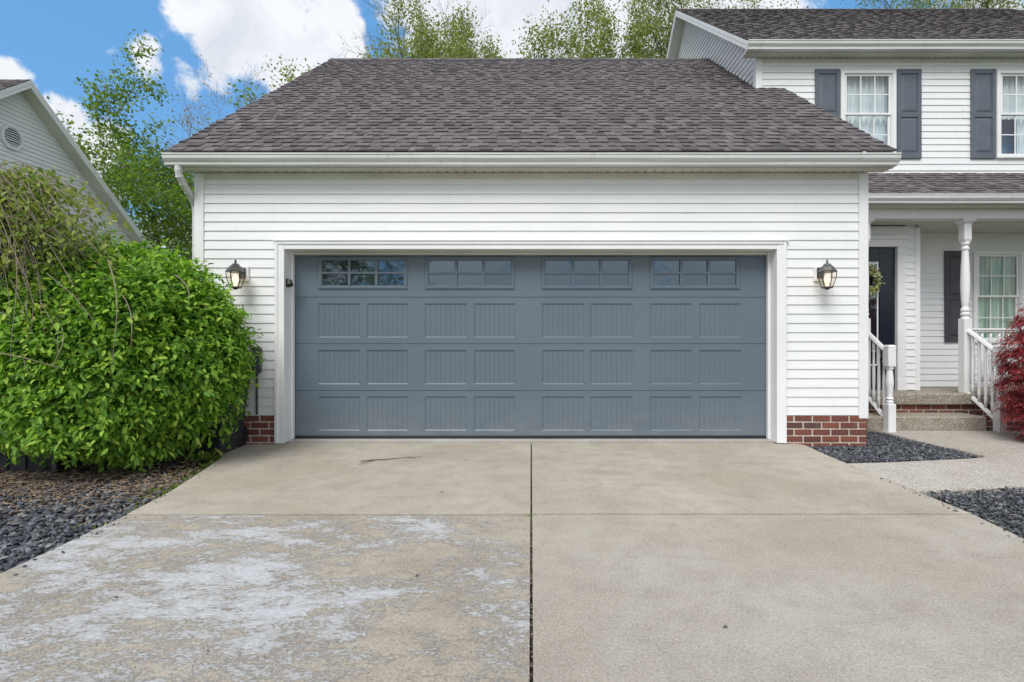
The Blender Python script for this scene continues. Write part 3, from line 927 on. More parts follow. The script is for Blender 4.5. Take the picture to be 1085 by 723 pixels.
for s in (-1, 1):
    mb = MB()
    ye = YRM + s * (YRM - YEM) * (-1) if False else (YEM if s < 0 else 2 * YRM - YEM)
    a, b = RXM + .006, RXM + .03
    mb.hexa([(a, ye, ZEM - .15), (b, ye, ZEM - .15), (b, YRM, ZRM - .15), (a, YRM, ZRM - .15), (a, ye, ZEM - .012), (b, ye, ZEM - .012), (b, YRM, ZRM - .012), (a, YRM, ZRM - .012)])
    a2, b2 = RXM + .002, RXM + .01
    mb.hexa([(a2, ye, ZEM - .075), (b2, ye, ZEM - .075), (b2, YRM, ZRM - .075), (a2, YRM, ZRM - .075), (a2, ye, ZEM - .010), (b2, ye, ZEM - .010), (b2, YRM, ZRM - .010), (a2, YRM, ZRM - .010)])
    mb.build('rake_board', 'white_trim', H)
    mb = MB()
    a, b = RXM + .031, XM + .01
    mb.hexa([(a, ye, ZEM - .135), (b, ye, ZEM - .135), (b, YRM, ZRM - .135), (a, YRM, ZRM - .135), (a, ye, ZEM - .12), (b, ye, ZEM - .12), (b, YRM, ZRM - .12), (a, YRM, ZRM - .12)])
    mb.build('rake_soffit', 'soffit_vinyl' if s < 0 else 'soffit_vinyl', H)
soffit(H, RXM + .012, XR_M + .28, 7.492, YM - .012, SOM, ZEM - .02)
mb = MB(); mb.box(XM + .086, XR_M, YM - .022, YM, SOM - .06, SOM - .003, .003); mb.build('frieze_board', 'soffit_vinyl', H)
gutter(H, RXM + .01, XR_M + .28, 7.37, 5.682, h=.125)

# --- windows
def window(parent, x0, x1, z0, z1, y, curt, cols_=3, rows=2, low=None):
    w = empty('window', ((x0 + x1) / 2, y - H.location.y, z0)); w.parent = parent
    mb = MB(); c = .052
    mb.box(x0, x0 + c, y - .035, y + .02, z0, z1, .004); mb.box(x1 - c, x1, y - .035, y + .02, z0, z1, .004)
    mb.box(x0 + c, x1 - c, y - .034, y + .02, z1 - c, z1 - .001, .004); mb.box(x0 - .01, x1 + .01, y - .045, y + .02, z0 - .03, z0 + .018, .004)
    mb.box(x0 + c, x0 + c + .018, y - .022, y + .04, z0 + .019, z1 - c, .003); mb.box(x1 - c - .018, x1 - c, y - .022, y + .04, z0 + .019, z1 - c, .003)
    mb.build('window_frame', 'white_trim', w)
    X0, X1, Z0, Z1 = x0 + c + .019, x1 - c - .019, z0 + .019, z1 - c - .001
    zm = (Z0 + Z1) / 2
    mb = MB()
    for (a, b, yy) in ((zm - .002, Z1, y - .012), (Z0, zm + .028, y + .008)):
        s = .032
        mb.box(X0, X0 + s, yy, yy + .022, a, b, .003); mb.box(X1 - s, X1, yy, yy + .022, a, b, .003)
        mb.box(X0 + s, X1 - s, yy, yy + .022, b - s, b - .0005, .003); mb.box(X0 + s, X1 - s, yy, yy + .022, a + .0005, a + s, .003)
        for k in range(1, cols_):
            x = X0 + s + (X1 - X0 - 2 * s) * k / cols_
            mb.box(x - .008, x + .008, yy + .003, yy + .014, a + s, b - s)
        for k in range(1, rows):
            z = a + s + (b - a - 2 * s) * k / rows
            mb.box(X0 + s, X1 - s, yy + .0045, yy + .0125, z - .008, z + .008)
    mb.build('sash', 'white_trim', w)
    mb = MB()
    for yy, za, zb in ((y + .002, zm, Z1 - .01), (y + .023, Z0 + .01, zm)): mb.quad((X0 + .01, yy, za), (X1 - .01, yy, za), (X1 - .01, yy, zb), (X0 + .01, yy, zb))
    mb.build('pane', 'window_glass', w)
    # curtain panels with real folds
    mb = MB(); n = 90
    spans = curt[1]
    for fa, fb, zlo, zhi in [(q[0], q[1], Z0 - .05, Z1 + .05) for q in spans] + ([(0, low, zm - .02, Z1 + .05)] if low else []):
        a, b = X0 + (X1 - X0) * fa - .02, X0 + (X1 - X0) * fb + .02
        pr = None
        for k in range(n + 1):
            x = a + (b - a) * k / n
            yy = y + (.07 if curt[0] == 'green_curtain' else .10) + .020 * math.sin(x * 71) + .009 * math.sin(x * 173 + 1)
            if pr: mb.quad((pr[0], pr[1], zlo), (x, yy, zlo), (x, yy, zhi), (pr[0], pr[1], zhi))
            pr = (x, yy)
    mb.build('curtain', curt[0], w)
    mb = MB(); d = .35
    A, B, C_, D_ = x0 - .02, x1 + .02, z0 - .06, z1 + .04
    mb.quad((A, y + d, C_), (B, y + d, C_), (B, y + d, D_), (A, y + d, D_))
    for q in (((A, C_), (A, D_)), ((B, C_), (B, D_)), ((A, C_), (B, C_)), ((A, D_), (B, D_))):
        mb.quad((q[0][0], y + .02, q[0][1]), (q[1][0], y + .02, q[1][1]), (q[1][0], y + d, q[1][1]), (q[0][0], y + d, q[0][1]))
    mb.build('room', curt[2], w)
    return w
window(H, 4.81, 5.67, 4.02, 5.36, YM, ('white_curtain', [(0, 1)], 'room_reflection_blue'))
window(H, 7.235, 8.095, 4.02, 5.36, YM, ('white_curtain', [(.52, 1)], 'room_reflection_blue'), low=.52)
window(H, 6.87, 7.66, 1.15, 2.55, YM, ('green_curtain', [(0, 1)], 'room_dark'))
def shutter(x0, x1, z0, z1, m, panels=True):
    mb = MB(); y = YM - .036; t = .055
    zc = z0 + (z1 - z0) * .485
    mb.box(x0 + .004, x1 - .004, y + .014, y + .022, z0 + .004, z1 - .004)
    mb.box(x0, x0 + t, y, y + .024, z0, z1, .004); mb.box(x1 - t, x1, y, y + .024, z0, z1, .004)
    for a, b in ((z0, z0 + .085), (zc - .035, zc + .035), (z1 - .075, z1)):
        mb.box(x0 + t, x1 - t, y + .0008, y + .023, a + .0006, b - .0006, .004)
    for a, b in ((z0 + .085, zc - .035), (zc + .035, z1 - .075)):
        # raised field with sloping margins
        X0, X1, A, B = x0 + t + .012, x1 - t - .012, a + .014, b - .014; q = .028
        o = [(X0, A), (X1, A), (X1, B), (X0, B)]; i = [(X0 + q, A + q), (X1 - q, A + q), (X1 - q, B - q), (X0 + q, B - q)]
        for k in range(4):
            j = (k + 1) % 4
            mb.quad((o[k][0], y + .0135, o[k][1]), (o[j][0], y + .0135, o[j][1]), (i[j][0], y + .004, i[j][1]), (i[k][0], y + .004, i[k][1]))
        mb.quad(*[(p[0], y + .004, p[1]) for p in i])
    for x in (x0 + .02, x1 - .02):
        for z in (z0 + .03, z1 - .03): mb.box(x - .006, x + .006, y - .004, y + .001, z - .006, z + .006)
    o = mb.build('shutter', m, H)
    return o
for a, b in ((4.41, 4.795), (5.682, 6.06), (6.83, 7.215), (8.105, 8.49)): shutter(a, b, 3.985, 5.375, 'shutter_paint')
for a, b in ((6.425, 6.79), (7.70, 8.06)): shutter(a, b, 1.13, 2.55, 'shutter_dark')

# --- door bay on the porch
YB = 7.15
mb = MB()
siding(mb, (0, YB), (1, 0), (0, -1), .44, 2.84, lambda z: (5.44, 5.60), lap=.098, seed=15, seams=False)
siding(mb, (5.65, YB), (0, 1), (1, 0), .44, 2.84, lambda z: (.04, .5), lap=.098, seed=16, seams=False)
mb.box(4.0, 5.35, YB + .13, YB + .2, .43, 2.84)
mb.build('entry_wall', 'vinyl_siding', H)
mb = MB(); mb.box(5.585, 5.655, YB - .018, YB + .05, .43, 2.80, .003); mb.build('corner_board', 'white_trim', H)
mb = MB()   # fluted door surround with head
mb.box(5.325, 5.445, YB - .02, YB + .12, .43, 2.52, .004)
for k in range(4): mb.box(5.338 + k * .025, 5.352 + k * .025, YB - .026, YB - .0195, .62, 2.44, .002)
mb.box(5.318, 5.452, YB - .03, YB - .0205, .431, .60, .003)
mb.box(4.20, 5.445, YB - .02, YB + .12, 2.521, 2.66, .004); mb.box(4.18, 5.46, YB - .045, YB - .0205, 2.63, 2.675, .004)
mb.box(4.14, 4.26, YB - .02, YB + .12, .43, 2.52, .004)
mb.box(4.0, 5.58, YB - .008, YB + .1, 2.676, 2.82, .002)
mb.build('door_surround', 'white_trim', H)
FD = empty('front_door', (4.80, YB - H.location.y, .45)); FD.parent = H
mb = MB(); y = YB + .03
mb.box(4.27, 4.51, y, y + .04, .46, 2.515, .003); mb.box(5.10, 5.32, y, y + .04, .46, 2.515, .003)
mb.box(4.51, 5.10, y + .001, y + .04, 2.32, 2.514, .003); mb.box(4.51, 5.10, y + .001, y + .04, .462, .78, .003)
mb.build('door_leaf', 'navy_door', FD)
mb = MB(); mb.box(4.50, 5.11, y + .012, y + .018, .77, 2.33); mb.build('door_glass', 'garage_glass', FD)
mb = MB()
for x in (4.525, 5.06): mb.box(x, x + .02, y + .004, y + .0115, .79, 2.31, .002)
mb.box(4.545, 5.06, y + .005, y + .0112, .79, .81, .002); mb.box(4.545, 5.06, y + .005, y + .0112, 2.28, 2.30, .002)
mb.build('glass_trim', 'white_trim', FD)
mb = MB(); mb.tube([(4.33, y, 1.35), (4.33, y - .06, 1.35), (4.38, y - .06, 1.35), (4.43, y - .055, 1.35)], .011, 8); mb.box(4.305, 4.355, y - .006, y, 1.24, 1.5, .003); mb.build('door_handle', 'black_metal', FD)

# --- porch
PF = .428
mb = MB()
mb.box(XG + .002, 9.6, 6.68, 7.66, PF - .15, PF, .014)
mb.build('porch_floor', 'step_concrete', H)
bricks(H, XG + .01, 9.6, 6.735, -.07, PF - .151, seed=17, name='porch_brick')
mb = MB(); mb.box(4.36, 5.91, 6.36, 6.78, -.075, .168, .016); mb.build('porch_step', 'step_concrete', H)
# porch roof
mb = MB()
shingles(mb, XG + .016, 9.75, 6.55, 3.112, YM, 3.765, seed=41)
mb.build('porch_roof', 'asphalt_shingle', H)
mb = MB(); mb.box(XG + .1, XR_M, YM - .02, YM - .001, 3.55, 3.62); mb.build('flashing', 'white_trim', H)
mb = MB(); mb.box(XG + .01, XG + .1, 6.75, 7.65, 2.84, 3.0); mb.build('porch_wall_filler', 'white_trim', H)
gutter(H, XG + .018, 9.75, 6.462, 3.092, h=.112)
soffit(H, XG + .02, 9.7, 6.585, 6.722, 2.962, 3.10)
mb = MB()
mb.box(XG + .02, 9.65, 6.722, 6.86, 2.828, 2.975, .004)
mb.build('porch_beam', 'white_trim', H)
mb = MB(); yy = 6.861
while yy < 7.64:
    mb.box(XG + .02, 9.6, yy, yy + .086, 2.838, 2.85, .003); yy += .09
mb.box(XG + .02, 9.6, 6.861, 7.65, 2.8505, 2.90)
mb.build('porch_ceiling', 'porch_ceiling', H)

def sq(mb, cx, cy, hw, z0, z1, b=.006): mb.box(cx - hw, cx + hw, cy - hw, cy + hw, z0, z1, b)
def porch_post(x, y):
    mb = MB(); q = .66
    sq(mb, x, y, .054, PF, 1.46)
    prof = [(.078, 1.46), (.074, 1.475), (.060, 1.49), (.082, 1.51), (.084, 1.53), (.060, 1.55), (.076, 1.565), (.080, 1.585), (.062, 1.605), (.056, 1.63), (.066, 1.70), (.078, 1.85), (.080, 1.98), (.072, 2.18), (.060, 2.36), (.056, 2.40), (.074, 2.415), (.076, 2.435), (.056, 2.455), (.056, 2.47), (.076, 2.485), (.078, 2.505), (.066, 2.52)]
    mb.lathe(x, y, [(r * q, z) for r, z in prof], 24)
    a = .052
    mb.hexa([(x - .04, y - .04, 2.515), (x + .04, y - .04, 2.515), (x + .04, y + .04, 2.515), (x - .04, y + .04, 2.515), (x - a, y - a, 2.55), (x + a, y - a, 2.55), (x + a, y + a, 2.55), (x - a, y + a, 2.55)])
    sq(mb, x, y, a, 2.55, 2.77)
    mb.hexa([(x - a, y - a, 2.77), (x + a, y - a, 2.77), (x + a, y + a, 2.77), (x - a, y + a, 2.77), (x - .085, y - .08, 2.80), (x + .085, y - .08, 2.80), (x + .085, y + .08, 2.80), (x - .085, y + .08, 2.80)])
    mb.box(x - .09, x + .09, y - .082, y + .082, 2.80, 2.8275, .003)
    return mb.build('porch_post', 'white_trim', H)
porch_post(6.01, 6.80); porch_post(4.615, 6.80); porch_post(8.6, 6.80)

def baluster_profile(z0, z1):
    h = z1 - z0
    return [(.013, z0), (.015, z0 + h * .12), (.019, z0 + h * .16), (.012, z0 + h * .20), (.018, z0 + h * .34), (.017, z0 + h * .5), (.011, z0 + h * .76), (.012, z0 + h * .80), (.018, z0 + h * .83), (.012, z0 + h * .86), (.015, z0 + h * .9), (.014, z1)]
def newel(parent, x, y, z0, zt):
    mb = MB(); h = .050; q = .76
    sq(mb, x, y, h, z0, z0 + .40)
    mb.lathe(x, y, [(r * q, z) for r, z in [(.050, z0 + .40), (.060, z0 + .425), (.046, z0 + .445), (.062, z0 + .465), (.046, z0 + .49), (.044, z0 + .53), (.060, z0 + .66), (.058, z0 + .72), (.044, z0 + .82), (.046, z0 + .84), (.062, z0 + .855), (.046, z0 + .875)]], 20)
    sq(mb, x, y, h, z0 + .875, zt - .025)
    mb.hexa([(x - .053, y - .053, zt - .025), (x + .053, y - .053, zt - .025), (x + .053, y + .053, zt - .025), (x - .053, y + .053, zt - .025), (x - .036, y - .036, zt), (x + .036, y - .036, zt), (x + .036, y + .036, zt), (x - .036, y + .036, zt)])
    return mb.build('newel_post', 'white_trim', parent)
def stair_rail(x):
    r = empty('stair_railing', (x, 6.3 - H.location.y, -.05)); r.parent = H
    newel(r, x, 6.30, -.055, 1.10)
    y0, y1 = 6.346, 6.746
    def rail(za0, za1, h, w):
        mb = MB()
        mb.hexa([(x - w, y0, za0), (x + w, y0, za0), (x + w, y1, za1), (x - w, y1, za1), (x - w, y0, za0 + h), (x + w, y0, za0 + h), (x + w, y1, za1 + h), (x - w, y1, za1 + h)])
        mb.hexa([(x - w - .012, y0, za0 + h * .45), (x + w + .012, y0, za0 + h * .45), (x + w + .012, y1, za1 + h * .45), (x - w - .012, y1, za1 + h * .45), (x - w * .8, y0, za0 + h + .008), (x + w * .8, y0, za0 + h + .008), (x + w * .8, y1, za1 + h + .008), (x - w * .8, y1, za1 + h + .008)])
        return mb
    rail(.985, 1.262, .045, .02).build('top_rail', 'white_trim', r)
    rail(.10, .395, .045, .018).build('bottom_rail', 'white_trim', r)
    for k in range(4):
        t = (k + .6) / 4.2; y = y0 + (y1 - y0) * t
        mb = MB(); mb.lathe(x, y, [(r * 1.15, z) for r, z in baluster_profile(.15 + .295 * t, .985 + .277 * t)], 10); mb.build('baluster', 'white_trim', r, smooth=True)
stair_rail(4.60); stair_rail(6.015)
def porch_rail(x0, x1, y=6.80):
    r = empty('porch_railing', ((x0 + x1) / 2, y - H.location.y, PF)); r.parent = H
    mb = MB(); mb.box(x0, x1, y - .03, y + .03, 1.27, 1.315, .006); mb.box(x0, x1, y - .042, y + .042, 1.295, 1.322, .008); mb.build('top_rail', 'white_trim', r)
    mb = MB(); mb.box(x0, x1, y - .025, y + .025, .53, .575, .005); mb.build('bottom_rail', 'white_trim', r)
    n = int((x1 - x0) / .115)
    for k in range(n):
        mb = MB(); mb.lathe(x0 + (x1 - x0) * (k + .5) / n, y, [(r * 1.25, z) for r, z in baluster_profile(.575, 1.27)], 10); mb.build('baluster', 'white_trim', r, smooth=True)
porch_rail(6.065, 8.546)

# =================================================================== NEIGHBOUR HOUSE
NH = empty('neighbor_house', (-12.3, 11.77, 0))
tag(NH, 'neighbouring pale sided house whose gable shows over the green bush', 'house')
NX, NRX = -12.35, -12.0
NYR, NZR, ns = 11.77, 7.42, .885
NYE = NYR + 4.35
mb = MB()
def nb(z):
    if z < NZR - 4.35 * ns + .2: return (-4.0, 4.0)
    h = (NZR - .1 - z) / ns
    return (-h, h)
siding(mb, (NX, NYR), (0, 1), (1, 0), .25, NZR - .12, nb, lap=.105, t=.02, seed=22, seams=False)
mb.box(-20.2, NX - .01, NYR + 3.9, NYR + 4.0, 0, 3.6); mb.box(-20.2, NX - .01, NYR - 4.0, NYR - 3.9, 0, 3.6)
mb.box(-20.2, -20.1, NYR - 4, NYR + 4, 0, 3.6)
mb.build('gable_wall', 'vinyl_side', NH)
mb = MB(); mb.box(-20.1, NX - .01, NYR - 3.98, NYR + 3.98, -.1, .25); mb.build('foundation', 'mortar', NH)
mb = MB()
ze = NZR - 4.35 * ns
shingles(mb, -20.5, NRX, NYR - 4.35, ze, NYR, NZR, seed=55, e=.14)
mb.quad((NRX, NYR, NZR), (-20.5, NYR, NZR), (-20.5, NYE, ze), (NRX, NYE, ze))
mb.quad((NRX, NYR, NZR - .02), (-20.5, NYR, NZR - .02), (-20.5, NYE, ze - .02), (NRX, NYE, ze - .02))
mb.build('roof', 'asphalt_shingle', NH)
for s in (-1, 1):
    ye = NYR + s * 4.35
    mb = MB()
    for a, b, lo, hi in ((NRX - .03, NRX - .005, .20, .015), (NRX - .006, NRX + .006, .105, .012), (NRX - .006, NRX + .004, .20, .172)):
        mb.hexa([(a, ye, ze - lo), (b, ye, ze - lo), (b, NYR, NZR - lo), (a, NYR, NZR - lo), (a, ye, ze - hi), (b, ye, ze - hi), (b, NYR, NZR - hi), (a, NYR, NZR - hi)])
    mb.build('rake_board', 'white_trim', NH)
    mb = MB(); a, b = NX + .005, NRX - .031
    mb.hexa([(a, ye, ze - .19), (b, ye, ze - .19), (b, NYR, NZR - .19), (a, NYR, NZR - .19), (a, ye, ze - .17), (b, ye, ze - .17), (b, NYR, NZR - .17), (a, NYR, NZR - .17)])
    mb.build('rake_soffit', 'soffit_vinyl', NH)
# octagonal louvred vent
VT = empty('gable_vent', (.0, .0, 0)); VT.parent = NH; VT.location = (NX + 12.3, 11.62 - 11.77, 5.95)
vy, vz, vr = 11.64, 5.98, .30
mb = MB()
n = 8
for k in range(n):
    a0, a1 = 2 * math.pi * (k + .5) / n, 2 * math.pi * (k + 1.5) / n
    def V(r, a, x): return (NX + x, vy + r * .92 * math.cos(a), vz + r * 1.05 * math.sin(a))
    mb.hexa([V(vr * .74, a0, .015), V(vr, a0, .015), V(vr, a1, .015), V(vr * .74, a1, .015), V(vr * .74, a0, .06), V(vr * .97, a0, .06), V(vr * .97, a1, .06), V(vr * .74, a1, .06)])
mb.build('vent_frame', 'vinyl_side', VT)
mb = MB()
for k in range(8):
    z = vz - .2 + k * .055; hw = min(.2, .2 * 1.35 - abs(z + .01 - vz) * .62)
    mb.hexa([(NX + .045, vy - hw, z), (NX + .052, vy - hw, z), (NX + .052, vy + hw, z), (NX + .045, vy + hw, z), (NX + .02, vy - hw, z + .032), (NX + .027, vy - hw, z + .032), (NX + .027, vy + hw, z + .032), (NX + .02, vy + hw, z + .032)])
mb.build('louver', 'vinyl_side', VT)
mb = MB(); mb.prism([(vy + .22 * math.cos(2 * math.pi * (k + .5) / 8), vz + .24 * math.sin(2 * math.pi * (k + .5) / 8)) for k in range(8)], NX + .014, NX + .018, 'x'); mb.build('vent_screen', 'wire', VT)

# =================================================================== LANTERNS
def lantern(x, label):
    z = 1.90
    L = empty('wall_lantern', (x, YG, z)); tag(L, label, 'wall lamp', 'carriage lanterns beside the garage door')
    mb = MB(); mb.box(x - .062, x + .062, YG - .034, YG - .006, z - .085, z + .085, .006); mb.build('mounting_block', 'white_trim', L)
    mb = MB()
    mb.box(x - .038, x + .038, YG - .05, YG - .0345, z - .055, z + .065, .008)
    yc = YG - .165; zt = z + .075
    mb.tube([(x, YG - .045, z + .02), (x, YG - .075, z + .055), (x, YG - .11, z + .075), (x, yc, z + .068)], [.016, .013, .012, .012], 8)
    mb.build('bracket', 'black_metal', L, smooth=True)
    mb = MB()
    mb.lathe(x, yc, [(.094, z - .005), (.097, z + .002), (.090, z + .010), (.060, z + .055), (.040, z + .072), (.036, z + .08), (.030, z + .088), (.012, z + .094), (.008, z + .102), (.014, z + .112), (.009, z + .122), (.003, z + .138)], 6, rot=math.pi / 6 * 0)
    mb.build('cap', 'black_metal', L)
    mb = MB()
    for k in range(6):
        a = 2 * math.pi * (k + .5) / 6
        c, s_ = math.cos(a), math.sin(a)
        mb.tube([(x + .088 * c, yc + .088 * s_, z - .004), (x + .086 * c, yc + .086 * s_, z - .06), (x + .052 * c, yc + .052 * s_, z - .165)], .0045, 5)
    mb.lathe(x, yc, [(.056, z - .178), (.058, z - .166), (.050, z - .162)], 6)
    mb.lathe(x, yc, [(.02, z - .192), (.024, z - .1785)], 8)
    mb.build('cage', 'black_metal', L)
    mb = MB()
    ring = [(.084, z - .004), (.083, z - .06), (.050, z - .163)]
    for j in range(2):
        for k in range(6):
            a0, a1 = 2 * math.pi * (k + .5) / 6, 2 * math.pi * (k + 1.5) / 6
            r0, z0 = ring[j]; r1, z1 = ring[j + 1]
            mb.quad((x + r0 * math.cos(a0), yc + r0 * math.sin(a0), z0), (x + r0 * math.cos(a1), yc + r0 * math.sin(a1), z0), (x + r1 * math.cos(a1), yc + r1 * math.sin(a1), z1), (x + r1 * math.cos(a0), yc + r1 * math.sin(a0), z1))
    mb.build('glass', 'lantern_glass', L)
    mb = MB(); mb.lathe(x, yc, [(.014, z - .158), (.016, z - .13), (.017, z - .12), (.028, z - .10), (.032, z - .075), (.026, z - .05), (.012, z - .035), (.004, z - .03)], 14); mb.build('bulb', 'bulb_light', L, smooth=True)
    mb = MB(); mb.lathe(x, yc, [(.046, z - .162), (.046, z - .158)], 12); mb.build('socket_plate', 'frosted', L)
    pl = bpy.data.lights.new('lantern_glow', 'POINT'); pl.energy = .35; pl.color = (1, .68, .38); pl.shadow_soft_size = .03
    po = bpy.data.objects.new('lantern_glow', pl); COL.objects.link(po); po.location = (0, -.165, -.02 + -.0); po.parent = L
    po.location = (0, -.165, -.055)
    return L
lantern(-3.21, 'lit black carriage lantern on the siding just above the big green bush')
lantern(3.21, 'lit black carriage lantern on bare siding between garage door and porch')
# grey outlet box on the siding beside the shrub
mb = MB()
mb.box(-3.105, -3.005, YG - .062, YG - .008, .80, 1.08, .008)
mb.box(-3.112, -2.998, YG - .070, YG - .0625, .79, 1.09, .004)
mb.box(-3.075, -3.035, YG - .078, YG - .0705, .90, .94, .003)
mb.box(-3.065, -3.045, YG - .035, YG - .015, .33, .80, .004)
tag(mb.build('outlet_box', 'bin_lid'), 'small dark grey box fixed on the siding beside the green bush', 'electrical box')
# motion sensor on the jamb
s = MB()
s.box(OPX0 + .0005, OPX0 + .012, YG + .01, YG + .075, 1.755, 1.85, .004)
s.tube([(OPX0 + .01, YG + .04, 1.81), (OPX0 + .045, YG + .03, 1.795)], .014, 8)
s.tube([(OPX0 + .032, YG + .035, 1.825), (OPX0 + .052, YG + .005, 1.775)], [.028, .034], 10)
tag(s.build('door_sensor', 'black_metal'), 'small black sensor fixed inside the left jamb of the garage door', 'sensor')

# =================================================================== BINS
def cart(x, y, rz, label, lidmat='bin_lid'):
    """wheeled refuse cart built round its own origin, then turned"""
    r = empty('wheeled_bin', (x, y, 0)); tag(r, label, 'bin')
    def B(mbx, name, m, smooth=False):
        o = mbx.build(name, m); o.parent = r; return o
    mb = MB()
    w0, w1, d0, d1 = .215, .275, .22, .31
    zs = [0.0, .12, .86, .93]
    mb.hexa([(-w0, -d0, .02), (w0, -d0, .02), (w0, d0 * .8, .02), (-w0, d0 * .8, .02), (-w1, -d1, .93), (w1, -d1, .93), (w1, d1, .93), (-w1, d1, .93)])
    for a in (-.14, 0, .14):     # front ribs
        mb.hexa([(a * .8 - .02, -d0 - .012, .06), (a * .8 + .02, -d0 - .012, .06), (a * .8 + .02, -d0 + .01, .06), (a * .8 - .02, -d0 + .01, .06), (a - .02, -d1 + .0, .80), (a + .02, -d1 + .0, .80), (a + .02, -d1 + .04, .80), (a - .02, -d1 + .04, .80)])
    for sx in (-1, 1):
        mb.hexa([(sx * w0 - .012, -.12, .1), (sx * w0 + .012, -.12, .1), (sx * w0 + .012, -.05, .1), (sx * w0 - .012, -.05, .1), (sx * w1 * .985 - .012, -.12, .85), (sx * w1 * .985 + .012, -.12, .85), (sx * w1 * .985 + .012, -.05, .85), (sx * w1 * .985 - .012, -.05, .85)])
    mb.box(-w1 - .018, w1 + .018, -d1 - .018, d1 + .018, .90, .95, .01)
    B(mb, 'bin_body', 'bin_plastic')
    mb = MB()
    mb.box(-w1 - .025, w1 + .025, -d1 - .03, d1 + .02, .952, .985, .01)
    mb.hexa([(-w1, -d1, .985), (w1, -d1, .985), (w1, d1, .985), (-w1, d1, .985), (-w1 + .06, -d1 + .1, 1.03), (w1 - .06, -d1 + .1, 1.03), (w1 - .06, d1 - .05, 1.045), (-w1 + .06, d1 - .05, 1.045)])
    mb.box(-.09, .09, -d1 - .055, -d1 - .02, .955, .975, .006)
    B(mb, 'lid', lidmat)
    mb = MB(); mb.tube([(-.22, d1 + .0, .93), (-.22, d1 + .075, .95), (.22, d1 + .075, .95), (.22, d1, .93)], .014, 8); B(mb, 'handle', 'bin_plastic')
    for sx in (-1, 1):
        mb = MB(); c = []
        for k in range(16):
            a = 2 * math.pi * k / 16; c.append((d0 * .95 + .11 * math.cos(a), .11 + .11 * math.sin(a)))
        mb.prism(c, sx * .20 - .02, sx * .20 + .02, 'x')
        B(mb, 'wheel', 'rubber_seal')
    r.rotation_euler = (0, 0, rz)
    return r
c1 = cart(-3.355, 5.13, R(3), 'dark wheeled bin between the green bush and the brick base')
c1.location.z = .003

# black box planter / storage tub low at the left edge
tb = empty('storage_tub', (-4.70, 4.62, GZ)); tag(tb, 'black plastic storage tub under the left side of the green bush', 'tub')
mb = MB(); x0, x1, y0, y1 = -5.15, -4.22, 4.36, 4.86
mb.hexa([(x0 + .03, y0 + .03, GZ + .045), (x1 - .03, y0 + .03, GZ + .045), (x1 - .03, y1 - .03, GZ + .045), (x0 + .03, y1 - .03, GZ + .045), (x0, y0, .46), (x1, y0, .46), (x1, y1, .46), (x0, y1, .46)])
for k in range(5):
    x = x0 + .12 + k * .165
    mb.box(x, x + .03, y0 + .008, y0 + .035, .0, .40, .004)
mb.build('tub_body', 'bin_plastic', tb)
mb = MB()
mb.box(x0 - .02, x1 + .02, y0 - .02, y1 + .02, GZ + .005, GZ + .055, .01)
for xx in (x0 - .005, x1 - .035): mb.box(xx, xx + .04, y0 - .012, y0 + .02, GZ + .055, .46, .006)
mb.box(x0 - .02, x1 + .02, y0 - .02, y1 + .02, .46, .50, .01)
mb.build('tub_rim', 'bin_lid', tb)

